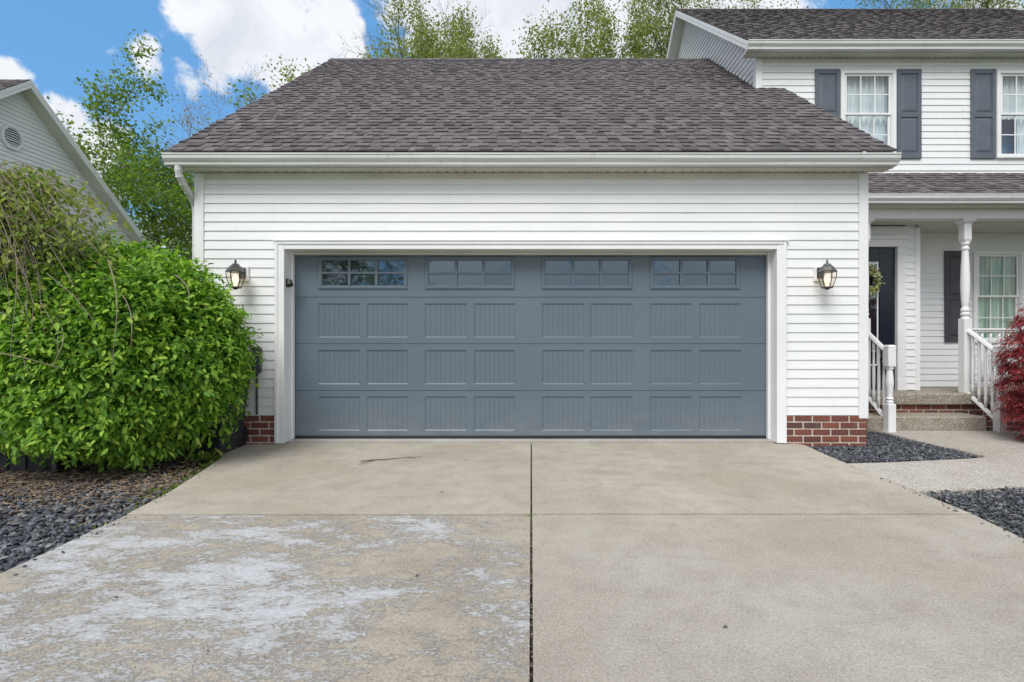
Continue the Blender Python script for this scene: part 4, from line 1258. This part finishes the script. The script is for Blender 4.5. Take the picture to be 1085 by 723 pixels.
# =================================================================== GRAVEL (uncountable)
def in_poly(P, poly):
    x, y = P[:, 0], P[:, 1]; ins = np.zeros(len(P), bool); n = len(poly)
    for i in range(n):
        x0, y0 = poly[i]; x1, y1 = poly[(i + 1) % n]
        c = ((y0 > y) != (y1 > y)) & (x < (x1 - x0) * (y - y0) / (y1 - y0 + 1e-12) + x0)
        ins ^= c
    return ins
def chips(name, poly, n, size, zc, label, avoid=None, seed=1, zs=.02, m='slate_chips', density=None):
    rg = np.random.default_rng(seed)
    poly_ = np.array(poly); lo, hi = poly_.min(0), poly_.max(0)
    P = rg.uniform(lo, hi, (n * 3, 2)); P = P[in_poly(P, poly)]
    if avoid is not None: P = P[~avoid(P)]
    if density is not None: P = P[rg.random(len(P)) < density(P)]
    P = P[:n]; k = len(P)
    # eight-cornered flat chip, irregular outline, random tilt
    ang = np.sort(rg.uniform(0, 2 * np.pi, (k, 5)) * .25 + np.arange(5) * 2 * np.pi / 5, axis=1)
    rad = rg.uniform(.55, 1.0, (k, 5)) * (size * rg.uniform(.5, 1.25, k))[:, None]
    el = rg.uniform(.55, .9, k)[:, None]
    th = rg.uniform(.16, .42, k) * size
    lx, ly = rad * np.cos(ang), rad * np.sin(ang) * el
    top = np.stack([lx * .82, ly * .82, np.repeat(th[:, None], 5, 1)], -1); bot = np.stack([lx, ly, np.zeros_like(lx)], -1)
    top[:, :, 2] += rg.normal(0, size * .05, (k, 5))
    V = np.concatenate([bot, top], 1)
    def rot(V, ax, a):
        c, s_ = np.cos(a)[:, None], np.sin(a)[:, None]; o = V.copy(); i, j = ax
        o[:, :, i] = V[:, :, i] * c - V[:, :, j] * s_; o[:, :, j] = V[:, :, i] * s_ + V[:, :, j] * c
        return o
    V = rot(V, (1, 2), rg.normal(0, .5, k)); V = rot(V, (0, 2), rg.normal(0, .5, k)); V = rot(V, (0, 1), rg.uniform(0, 6.28, k))
    V[:, :, 0] += P[:, 0:1]; V[:, :, 1] += P[:, 1:2]; V[:, :, 2] += (zc + rg.uniform(0, zs, k))[:, None]
    me_v = V.reshape(-1, 3); b = (np.arange(k) * 10)
    quads = []
    for q in range(5):
        r_ = (q + 1) % 5
        quads.append(np.stack([b + q, b + r_, b + 5 + r_, b + 5 + q], 1))
    me = bpy.data.meshes.new(name)
    Q = np.concatenate(quads, 0); T = b[:, None] + np.arange(5, 10)[None, :]
    loops = np.concatenate([Q.ravel(), T.ravel()]).astype(np.int32)
    tot = np.concatenate([np.full(len(Q), 4), np.full(len(T), 5)]).astype(np.int32)
    st = np.concatenate([[0], np.cumsum(tot)[:-1]]).astype(np.int32)
    me.vertices.add(len(me_v)); me.vertices.foreach_set('co', me_v.astype(np.float32).ravel())
    me.loops.add(len(loops)); me.loops.foreach_set('vertex_index', loops)
    me.polygons.add(len(tot)); me.polygons.foreach_set('loop_start', st); me.polygons.foreach_set('loop_total', tot)
    me.materials.append(M[m]); me.update(calc_edges=True)
    o = bpy.data.objects.new(name, me); COL.objects.link(o)
    tag(o, label, 'gravel', kind='stuff')
    return o
chips('gravel', [(3.02, 5.44), (3.0, 4.72), (3.4, 4.74), (4.3, 4.89), (4.52, 4.96), (4.54, 5.25), (4.46, 5.8), (4.46, 6.3), (4.30, 6.36), (4.30, 6.70), (3.76, 6.70), (3.76, 5.47)], 11000, .021, GZ + .018, 'dark slate chips filling the wedge bed beside the brick base', seed=3, zs=.045)
chips('gravel', [(2.99, 3.78), (3.5, 3.84), (4.0, 3.92), (4.6, 4.0), (5.6, 4.15), (5.6, 1.2), (2.78, 1.2), (2.87, 2.6), (2.96, 3.3)], 22000, .021, GZ + .018, 'dark slate chips in the bed in front of the pale front walk', seed=4, zs=.05)
chips('gravel', [(-2.60, 1.0), (-2.67, 2.4), (-2.72, 3.3), (-2.95, 4.2), (-3.3, 4.9), (-5.8, 4.9), (-5.8, 1.0)], 19000, .031, GZ + .012, 'dark slate chips in the bed left of the driveway', seed=5, zs=.04,
      density=lambda P: np.clip(1.25 - np.maximum(0, P[:, 1] - 3.45 - .25 * np.sin(P[:, 0] * 3)) * 1.0, .10, 1))
chips('gravel', [(-2.50, 1.6), (-2.56, 3.2), (-2.70, 3.9), (-2.98, 4.8), (-3.1, 4.8), (-2.80, 3.8), (-2.66, 3.0), (-2.62, 1.6)], 60, .014, .001, 'small dark chips kicked from the left bed onto the driveway edge', seed=15, zs=.002)
chips('gravel', [(2.93, 4.9), (2.86, 3.4), (2.78, 2.7), (2.84, 2.7), (2.92, 3.4), (2.97, 4.9)], 34, .013, .003, 'small dark chips kicked from the right bed onto the driveway edge', seed=16, zs=.002)
# stray chips on the concrete: few and countable, each its own thing
def stray(x, y, s, seed, label):
    rnd = random.Random(seed); mb = MB(); n = 6
    o = [(x + s * rnd.uniform(.6, 1) * math.cos(2 * math.pi * k / n), y + s * rnd.uniform(.5, .9) * math.sin(2 * math.pi * k / n)) for k in range(n)]
    i0 = len(mb.v); mb.v += [(a, b, .002) for a, b in o] + [(x + (a - x) * .7, y + (b - y) * .7, s * rnd.uniform(.5, .8)) for a, b in o]
    for k in range(n):
        j = (k + 1) % n; mb.f.append((k, j, n + j, n + k)); mb.mi.append(0)
    mb.f.append(tuple(range(n, 2 * n))); mb.mi.append(0)
    tag(mb.build('stone_chip', 'slate_chips'), label, 'stone', 'stray dark chips on the driveway')
for k, (x, y, lb) in enumerate([
    (-1.93, 3.80, 'dark stone chip alone on the far left slab'), (-2.62, 2.93, 'dark stone chip nearest the green weeds on the left edge'),
    (-2.58, 2.50, 'dark stone chip by the left driveway edge, below the weeds'), (-1.36, 2.34, 'dark stone chip on a pale flaked patch mid left slab'),
    (-1.86, 2.20, 'dark chip on a tan patch left of the other loose chips'), (-.56, 2.40, 'dark stone chip closest to the centre joint on the flaked slab'),
    (-1.20, 1.82, 'large dark stone chip nearest the viewer on the flaked slab'), (.44, 3.66, 'dark chip on the far right slab near the centre joint'),
    (.78, 1.97, 'dark stone chip nearest the viewer on the smooth right slab'), (2.08, 2.86, 'dark stone chip on the right slab toward the chip bed'),
    (-.68, 3.72, 'tiny dark chip on the far left slab below the twig')]):
    stray(x, y, .006 + .003 * (k % 3), k, lb)

# fallen twig on the far left slab
mb = MB()
mb.tube([(-1.62, 4.66, .008), (-1.50, 4.70, .012), (-1.36, 4.74, .010), (-1.22, 4.80, .014), (-1.08, 4.84, .008)], [.005, .005, .004, .003, .002], 5)
mb.tube([(-1.50, 4.70, .012), (-1.56, 4.60, .010), (-1.60, 4.55, .006)], [.004, .003, .002], 5)
mb.tube([(-1.22, 4.80, .014), (-1.12, 4.77, .01)], [.003, .002], 5)
tag(mb.build('twig', 'bark'), 'thin fallen twig lying on the slab before the garage door', 'twig')

# =================================================================== BIG GREEN BUSH
def lump(D, seed):
    rg = np.random.default_rng(seed); r = np.ones(len(D))
    for k in range(60):
        c = rg.normal(0, 1, 3); c /= np.linalg.norm(c)
        d = np.linalg.norm(D - c, axis=1); r += rg.uniform(-.10, .11) * np.exp(-(d / rg.uniform(.10, .32)) ** 2)
    return r
BC = np.array([-3.97, 4.68, 1.0]); BR = np.array([1.12, .88, 1.01])
bush = empty('green_shrub', (BC[0], BC[1], GZ)); tag(bush, 'big rounded bright green shrub left of the garage door', 'shrub')
rg = np.random.default_rng(42)
def bush_pts(n, rlo, rhi, seed):
    D = unit(rg.normal(0, 1, (n, 3)))
    r = lump(D, 5) * (rlo + (rhi - rlo) * rg.random(n) ** .6)
    P = BC + D * BR * r[:, None]
    # boxier shoulders and a skirt that stays broad low down
    low = np.clip((BC[2] - P[:, 2]) / BR[2], 0, 1)
    P[:, 0] = BC[0] + (P[:, 0] - BC[0]) * np.where(P[:, 0] < BC[0], 1 + .35 * low ** 2, 1 - .02 * low)
    P[:, 1] = BC[1] + (P[:, 1] - BC[1]) * (1 + .25 * low ** 2)
    ok = (P[:, 2] > .06 + .06 * np.sin(P[:, 0] * 9)) & ~((P[:, 1] > 5.40) & (P[:, 0] > -3.86))
    ok &= ~((np.abs(P[:, 0] + 3.355) < .31) & (P[:, 1] > 4.80) & (P[:, 2] < 1.08))
    ok &= ~((P[:, 0] < -4.15) & (P[:, 1] > 4.28) & (P[:, 2] < .55))
    ok &= ~((P[:, 2] < .30 + .10 * np.sin(P[:, 0] * 5)) & (P[:, 0] < -3.75) & (P[:, 1] < 4.4))
    return P[ok], D[ok]
# clustered shoots: leaves come in sprays
SP, SD = bush_pts(13500, .66, 1.03, 1)
E1, E2 = bush_pts(420, 1.04, 1.13, 2)      # shoots that outgrew the clipped outline
SP = np.concatenate([SP, E1, E1 - E2 * .05]); SD = np.concatenate([SD, E2, E2])
k = 7
P = np.repeat(SP, k, 0); D = np.repeat(SD, k, 0); n = len(P)
P = P + rg.normal(0, .030, (n, 3)) + D * rg.uniform(-.05, .04, n)[:, None]
Dv = D * .75 + rg.normal(0, .75, (n, 3)) + np.array([0, 0, -.55])
Nn = D * .55 + rg.normal(0, .42, (n, 3)) + np.array([0, 0, .95])
L = rg.uniform(.034, .078, n)
leaves('foliage', P, Dv, Nn, L, L * .5, 'bush_leaves', bush, fold=.3, droop=.18)
mb = MB(); rnd = random.Random(3)
for q in range(46):
    a = rnd.uniform(0, 6.28); b = Vector((BC[0] + .28 * math.cos(a), BC[1] + .1 + .22 * math.sin(a), GZ))
    d = Vector((rnd.gauss(0, 1), rnd.gauss(0, 1), 0)); e = rnd.uniform(.55, .9)
    ph = rnd.uniform(.15, 1.45)
    tip = Vector((BC[0], BC[1], BC[2])) + Vector((math.cos(a) * BR[0] * math.cos(ph), math.sin(a) * BR[1] * math.cos(ph), BR[2] * math.sin(ph))) * e
    if tip.y > 5.3 and tip.x > -3.9: tip.y = 5.2
    m1 = b.lerp(tip, .5) + Vector((0, 0, .12)) - (tip - b) * .05
    mb.tube([b, b.lerp(m1, .5) + Vector((rnd.gauss(0, .03), rnd.gauss(0, .03), 0)), m1, tip], [.012, .011, .008, .004], 5)
mb.build('stem', 'bark', bush)

# =================================================================== WEEPING TREE AT THE LEFT EDGE
wt = empty('weeping_tree', (-4.95, 4.25, GZ)); tag(wt, 'weeping small tree with bare arching twigs at the left edge', 'tree')
mb = MB(); lp = []; ld = []
base = Vector((-4.95, 4.25, GZ)); top = Vector((-4.85, 4.1, 2.3))
mb.tube([base, base.lerp(top, .3) + Vector((.03, 0, 0)), base.lerp(top, .65) + Vector((-.03, 0, 0)), top], [.055, .045, .04, .03], 8)
rnd = random.Random(14)
for q in range(260):
    a = rnd.gauss(-.25, .8)
    reach = rnd.uniform(.35, 1.55) * (1 if q % 4 else .5); apex = rnd.uniform(2.15, 2.72)
    st = top + Vector((rnd.uniform(-.06, .06), rnd.uniform(-.06, .06), rnd.uniform(-.8, .1)))
    pts = []; drop = rnd.uniform(.3, 1.25); n = 14
    wdir = Vector((math.cos(a), math.sin(a) * .42, 0))
    bx, by = rnd.gauss(0, .05), rnd.gauss(0, .05)
    for k in range(n + 1):
        t = k / n
        h = st.z + (apex - st.z) * math.sin(min(t * 2.2, 1.57)) - drop * max(0, t - .45) ** 1.5 * 2.2
        wv = math.sin(t * 7 + q) * .03 + math.sin(t * 19 + q * 2) * .008
        pts.append(st + wdir * reach * (t ** .85) + Vector((bx * t + wv, by * t + wv, h - st.z)))
    mb.tube(pts, [.0068 * (1 - .74 * k / n) for k in range(n + 1)], 5, cap=False)
    for k in range(3, n + 1):
        if rnd.random() < .8:
            for z in range(rnd.randint(2, 7)):
                lp.append(tuple(pts[k] + Vector((rnd.gauss(0, .028), rnd.gauss(0, .028), rnd.gauss(-.015, .03))))); ld.append((rnd.gauss(0, 1), rnd.gauss(0, 1), -1.0))
    # side twigs
    if rnd.random() < .6:
        k = rnd.randint(5, n - 3); p = pts[k]; v = Vector((rnd.gauss(0, .12), rnd.gauss(0, .1), -rnd.uniform(.1, .35)))
        mb.tube([p, p + v * .5 + Vector((.02, 0, .01)), p + v], [.004, .003, .002], 4, cap=False)
# long hanging bare tendrils in front of the shrub
for (x, y, z0, z1) in ((-3.10, 3.66, 1.70, .90), (-3.00, 3.68, 1.42, 1.1), (-3.52, 3.66, 1.25, .95), (-2.66, 3.80, 1.6, 1.42), (-3.8, 3.6, 1.9, 1.0), (-4.1, 3.55, 1.5, .5), (-4.3, 3.5, 1.9, .8)):
    c1_, c2_ = rnd.uniform(.0, .03), rnd.uniform(-.05, .02)
    pts = [Vector((x - .30 * (1 - t) ** 3 + c1_ * math.sin(t * 4.5) + c2_ * t, y + .28 * (1 - t) ** 2.5, z0 + .10 * (1 - t) ** 2 - (z0 - z1) * t)) for t in [q / 10 for q in range(11)]]
    mb.tube(pts, [.0042 - .003 * q / 10 for q in range(11)], 5, cap=False)
for q in range(46):      # tangled dead twigs at the edge
    p = Vector((rnd.uniform(-4.75, -3.75), rnd.uniform(3.62, 3.9), rnd.uniform(1.0, 2.0)))
    v = Vector((rnd.gauss(.12, .18), rnd.gauss(0, .05), rnd.gauss(-.28, .22)))
    mb.tube([p, p + v * .5 + Vector((rnd.gauss(0, .03), 0, rnd.gauss(0, .03))), p + v], [.0038, .003, .0016], 4, cap=False)
mb.build('trunk', 'bark_light', wt, smooth=True)
lp = np.array(lp); ld = np.array(ld); n = len(lp)
L = rg.uniform(.026, .062, n)
leaves('crown', lp, ld, rg.normal(0, .5, (n, 3)) + np.array([.1, -.5, .6]), L, L * .62, 'vine_leaves', wt, fold=.3)

# =================================================================== RED JAPANESE MAPLE
MC = np.array([6.36, 5.50, .84]); MR = np.array([.86, .66, 1.10])
mp = empty('red_maple', (MC[0], MC[1], GZ)); tag(mp, 'crimson weeping japanese maple beside the porch stairs', 'tree')
D = unit(rg.normal(0, 1, (4600, 3)))
r = lump(D, 9) * (.50 + .52 * rg.random(4600) ** .7)
SP = MC + D * MR * r[:, None]
low = np.clip((MC[2] - SP[:, 2]) / MR[2], 0, 1)
SP[:, 0] = MC[0] + (SP[:, 0] - MC[0]) * (1 + .3 * low); SP = SP[SP[:, 2] > .02]
# layered drooping tiers: gather the sprays on sloping shelves
tier = np.floor((SP[:, 2] + .35 * np.hypot(SP[:, 0] - MC[0], SP[:, 1] - MC[1])) / .17) * .17 - .35 * np.hypot(SP[:, 0] - MC[0], SP[:, 1] - MC[1])
SP[:, 2] = SP[:, 2] * .45 + (tier + .08) * .55
SP = SP[SP[:, 2] > .03]
k = 17; P = np.repeat(SP, k, 0); n = len(P)
out = P - MC; out[:, 2] = 0; out = unit(out)
a = np.tile(np.linspace(-1.2, 1.2, k), len(SP))
side = np.cross(out, np.array([0, 0, 1.0]))
Dv = out * np.cos(a)[:, None] + side * np.sin(a)[:, None] + np.array([0, 0, -.75]) + rg.normal(0, .3, (n, 3))
P = P + rg.normal(0, .028, (n, 3))
L = rg.uniform(.04, .09, n)
leaves('crown', P, Dv, rg.normal(0, .4, (n, 3)) + out * .4 + np.array([0, 0, .8]), L, L * .15, 'maple_leaves', mp, six=False)
mb = MB(); rnd = random.Random(8)
mb.tube([(6.38, 5.5, GZ), (6.36, 5.52, .3), (6.4, 5.5, .7)], [.04, .035, .028], 8)
for q in range(34):
    a = rnd.uniform(0, 6.28); rr = rnd.uniform(.4, .72); p0 = Vector((6.38, 5.5, rnd.uniform(.35, .75)))
    z1 = rnd.uniform(.3, 1.35)
    tip = Vector((6.36 + rr * math.cos(a), 5.5 + rr * .8 * math.sin(a), z1))
    mb.tube([p0, p0.lerp(tip, .5) + Vector((0, 0, .2)), tip], [.015, .01, .004], 5)
mb.build('trunk', 'bark', mp)

# =================================================================== WREATH
wr = empty('door_wreath', (4.89, YB - .02, 2.0)); tag(wr, 'green and cream flower wreath hanging on the dark front door', 'wreath')
mb = MB(); pts = [(4.89 + .13 * math.cos(t * 6.2832 / 20), YB + .0, 2.03 + .17 * math.sin(t * 6.2832 / 20)) for t in range(21)]
mb.tube(pts, .014, 6); mb.build('ring', 'bark', wr)
t = rg.uniform(0, 6.2832, 900); rr = rg.normal(1, .16, 900)
P = np.stack([4.89 + .14 * rr * np.cos(t), YB - .03 + rg.normal(0, .02, 900), 2.03 + .175 * rr * np.sin(t) - .10 * (rg.random(900) < .2) * rg.random(900)], 1)
L = rg.uniform(.022, .05, 900)
leaves('foliage', P, rg.normal(0, 1, (900, 3)), rg.normal(0, .5, (900, 3)) + np.array([0, -1, .3]), L, L * .7, 'wreath_leaves', wr, six=False)

# =================================================================== SMALL WEEDS, LITTER (uncountable)
def tuft(P0, k, size, name, label, m='weed_leaves', cat='weeds', spread=.03):
    P0 = np.array(P0); P = np.repeat(P0, k, 0); n = len(P)
    P = P + rg.normal(0, spread, (n, 3)) * np.array([1, 1, .15]); P[:, 2] = np.maximum(P[:, 2], P0[0][2])
    D = rg.normal(0, .7, (n, 3)) + np.array([0, 0, .9])
    L = size * rg.uniform(.5, 1.3, n)
    o = leaves(name, P, D, rg.normal(0, 1, (n, 3)), L, L * .32, m, six=True)
    tag(o, label, cat, kind='stuff')
    return o
ed = []
for k in range(30):
    Y = rnd.uniform(2.9, 5.0); xe = np.interp(Y, [2.4, 3.25, 3.75, 4.4, 5.05], [-2.66, -2.72, -2.79, -2.96, -3.15])
    ed.append((xe - abs(rnd.gauss(.02, .09)), Y, GZ + .03))
tuft(ed, 13, .042, 'weeds', 'small green weeds along the left driveway edge')
tuft([(-.02, 3.24, -.01), (-.035, 3.23, -.01), (.0, 3.22, -.015)], 9, .022, 'joint_weeds', 'tiny green weed growing where the driveway joints cross', spread=.014)
tuft([(2.97, 3.14, GZ + .05), (2.96, 3.06, GZ + .05)], 9, .022, 'edge_weeds', 'tiny green weeds at the right driveway edge beside the chips', spread=.025)
tuft([(-3.24, 4.85, -.02), (-3.32, 4.8, -.02), (-3.16, 4.88, -.02)], 22, .10, 'bin_weeds', 'leafy green weeds at the foot of the dark wheeled bin', spread=.05)
# dead leaves and twigs under the shrub
n = 7500
P = np.stack([rg.uniform(-5.4, -2.78, n), rg.normal(4.10, .36, n), GZ + .03 + rg.random(n) * .05], 1)
P = P[P[:, 0] < np.interp(P[:, 1], [3.25, 3.75, 4.4, 5.05], [-2.76, -2.84, -3.0, -3.2])]; n = len(P)
D = rg.normal(0, 1, (n, 3)) * np.array([1, 1, .15]); L = rg.uniform(.015, .10, n)
o = leaves('mulch', P, D, rg.normal(0, .4, (n, 3)) + np.array([0, 0, 1]), L, np.minimum(L * .3, .010), 'litter', six=False); tag(o, 'brown dead leaves and twigs under the green shrub', 'leaf litter', kind='stuff')
# grit and moss lying in the long joint
n = 900
P = np.stack([rg.normal(0, .006, n), rg.uniform(1.2, 5.5, n), -.022 + rg.random(n) * .012], 1)
L = rg.uniform(.006, .018, n)
o = leaves('joint_grit', P, rg.normal(0, 1, (n, 3)) * np.array([.5, 1, .2]), rg.normal(0, .5, (n, 3)) + np.array([0, 0, 1]), L, L * .5, 'litter', six=False); tag(o, 'brown grit and moss in the long driveway joint', 'grit', kind='stuff')

# =================================================================== TREES
tree('leafy_tree', (-11.4, 19.5, GZ), 8.6, 4.3, 5, 'tree_leaves', 46000, .125, 'tall airy green tree between the neighbouring house and the garage roof', scatter=.40, nlimb=13, up=.1, lean=(-.12, 0), crown_lo=.25, levels=4, twig=.52, thick=.009)
tree('budding_tree', (-13.0, 25, GZ), 15.2, 4.6, 12, 'rust_leaves', 2600, .12, 'rusty budding tree peeking over the left slope of the garage roof', barkmat='bark_rust', scatter=.35, nlimb=12, levels=4, thick=.008)
tl = [(-7.0, 27, 15.8, 6.0, 'spring tree with pale green leaves above the left end of the garage ridge'),
      (-2.8, 28, 15.6, 6.0, 'spring tree with a rounded pale crown above the middle of the garage ridge'),
      (3.0, 28, 16.8, 5.8, 'spring tree with a feathery crown right of the gap above the garage ridge'),
      (6.6, 27, 17.2, 5.8, 'spring tree with a dense crown beside the main house gable')]
for i, (x, y, h, sp, lb) in enumerate(tl):
    tree('spring_tree', (x, y, GZ), h, sp, 60 + i, 'spring_leaves', 62000, .145, lb, group='spring trees behind the house', scatter=.5, nlimb=14, up=.15, crown_lo=.34, levels=4, twig=.5, thick=.009)
tree('bare_tree', (-6.3, 31, GZ), 23.5, 5.6, 91, 'spring_leaves', 500, .12, 'almost bare dark tree rising highest above the garage ridge', scatter=.3, nlimb=12, crown_lo=.45, levels=4, thick=.010)
tree('bare_tree', (-11.4, 28, GZ), 18.0, 4.0, 92, 'rust_leaves', 300, .10, 'thin leafless tree whose twigs show at the left end of the ridge', barkmat='bark_light', scatter=.3, nlimb=12, crown_lo=.45, levels=4, thick=.006)
ml = [(11.5, 'leftmost'), (16.0, 'second from the left'), (20.5, 'third from the left'), (25.0, 'rightmost')]
for i, (x, w_) in enumerate(ml):
    tree('ridge_tree', (x, 29, GZ), 22.6, 5.4, 75 + i, 'spring_leaves', 18000, .13, 'pale green treetop over the main house ridge, %s of four' % w_, group='trees behind the main house ridge', scatter=.6, nlimb=13, crown_lo=.5, levels=4, thick=.009)
# a street tree behind the viewer, seen mirrored in the left window of the garage door
tree('street_tree', (-9.6, -16.0, GZ), 9.5, 4.2, 33, 'tree_leaves', 9000, .2, 'street tree mirrored in the leftmost garage door window', scatter=.35, nlimb=12, crown_lo=.25, levels=3)
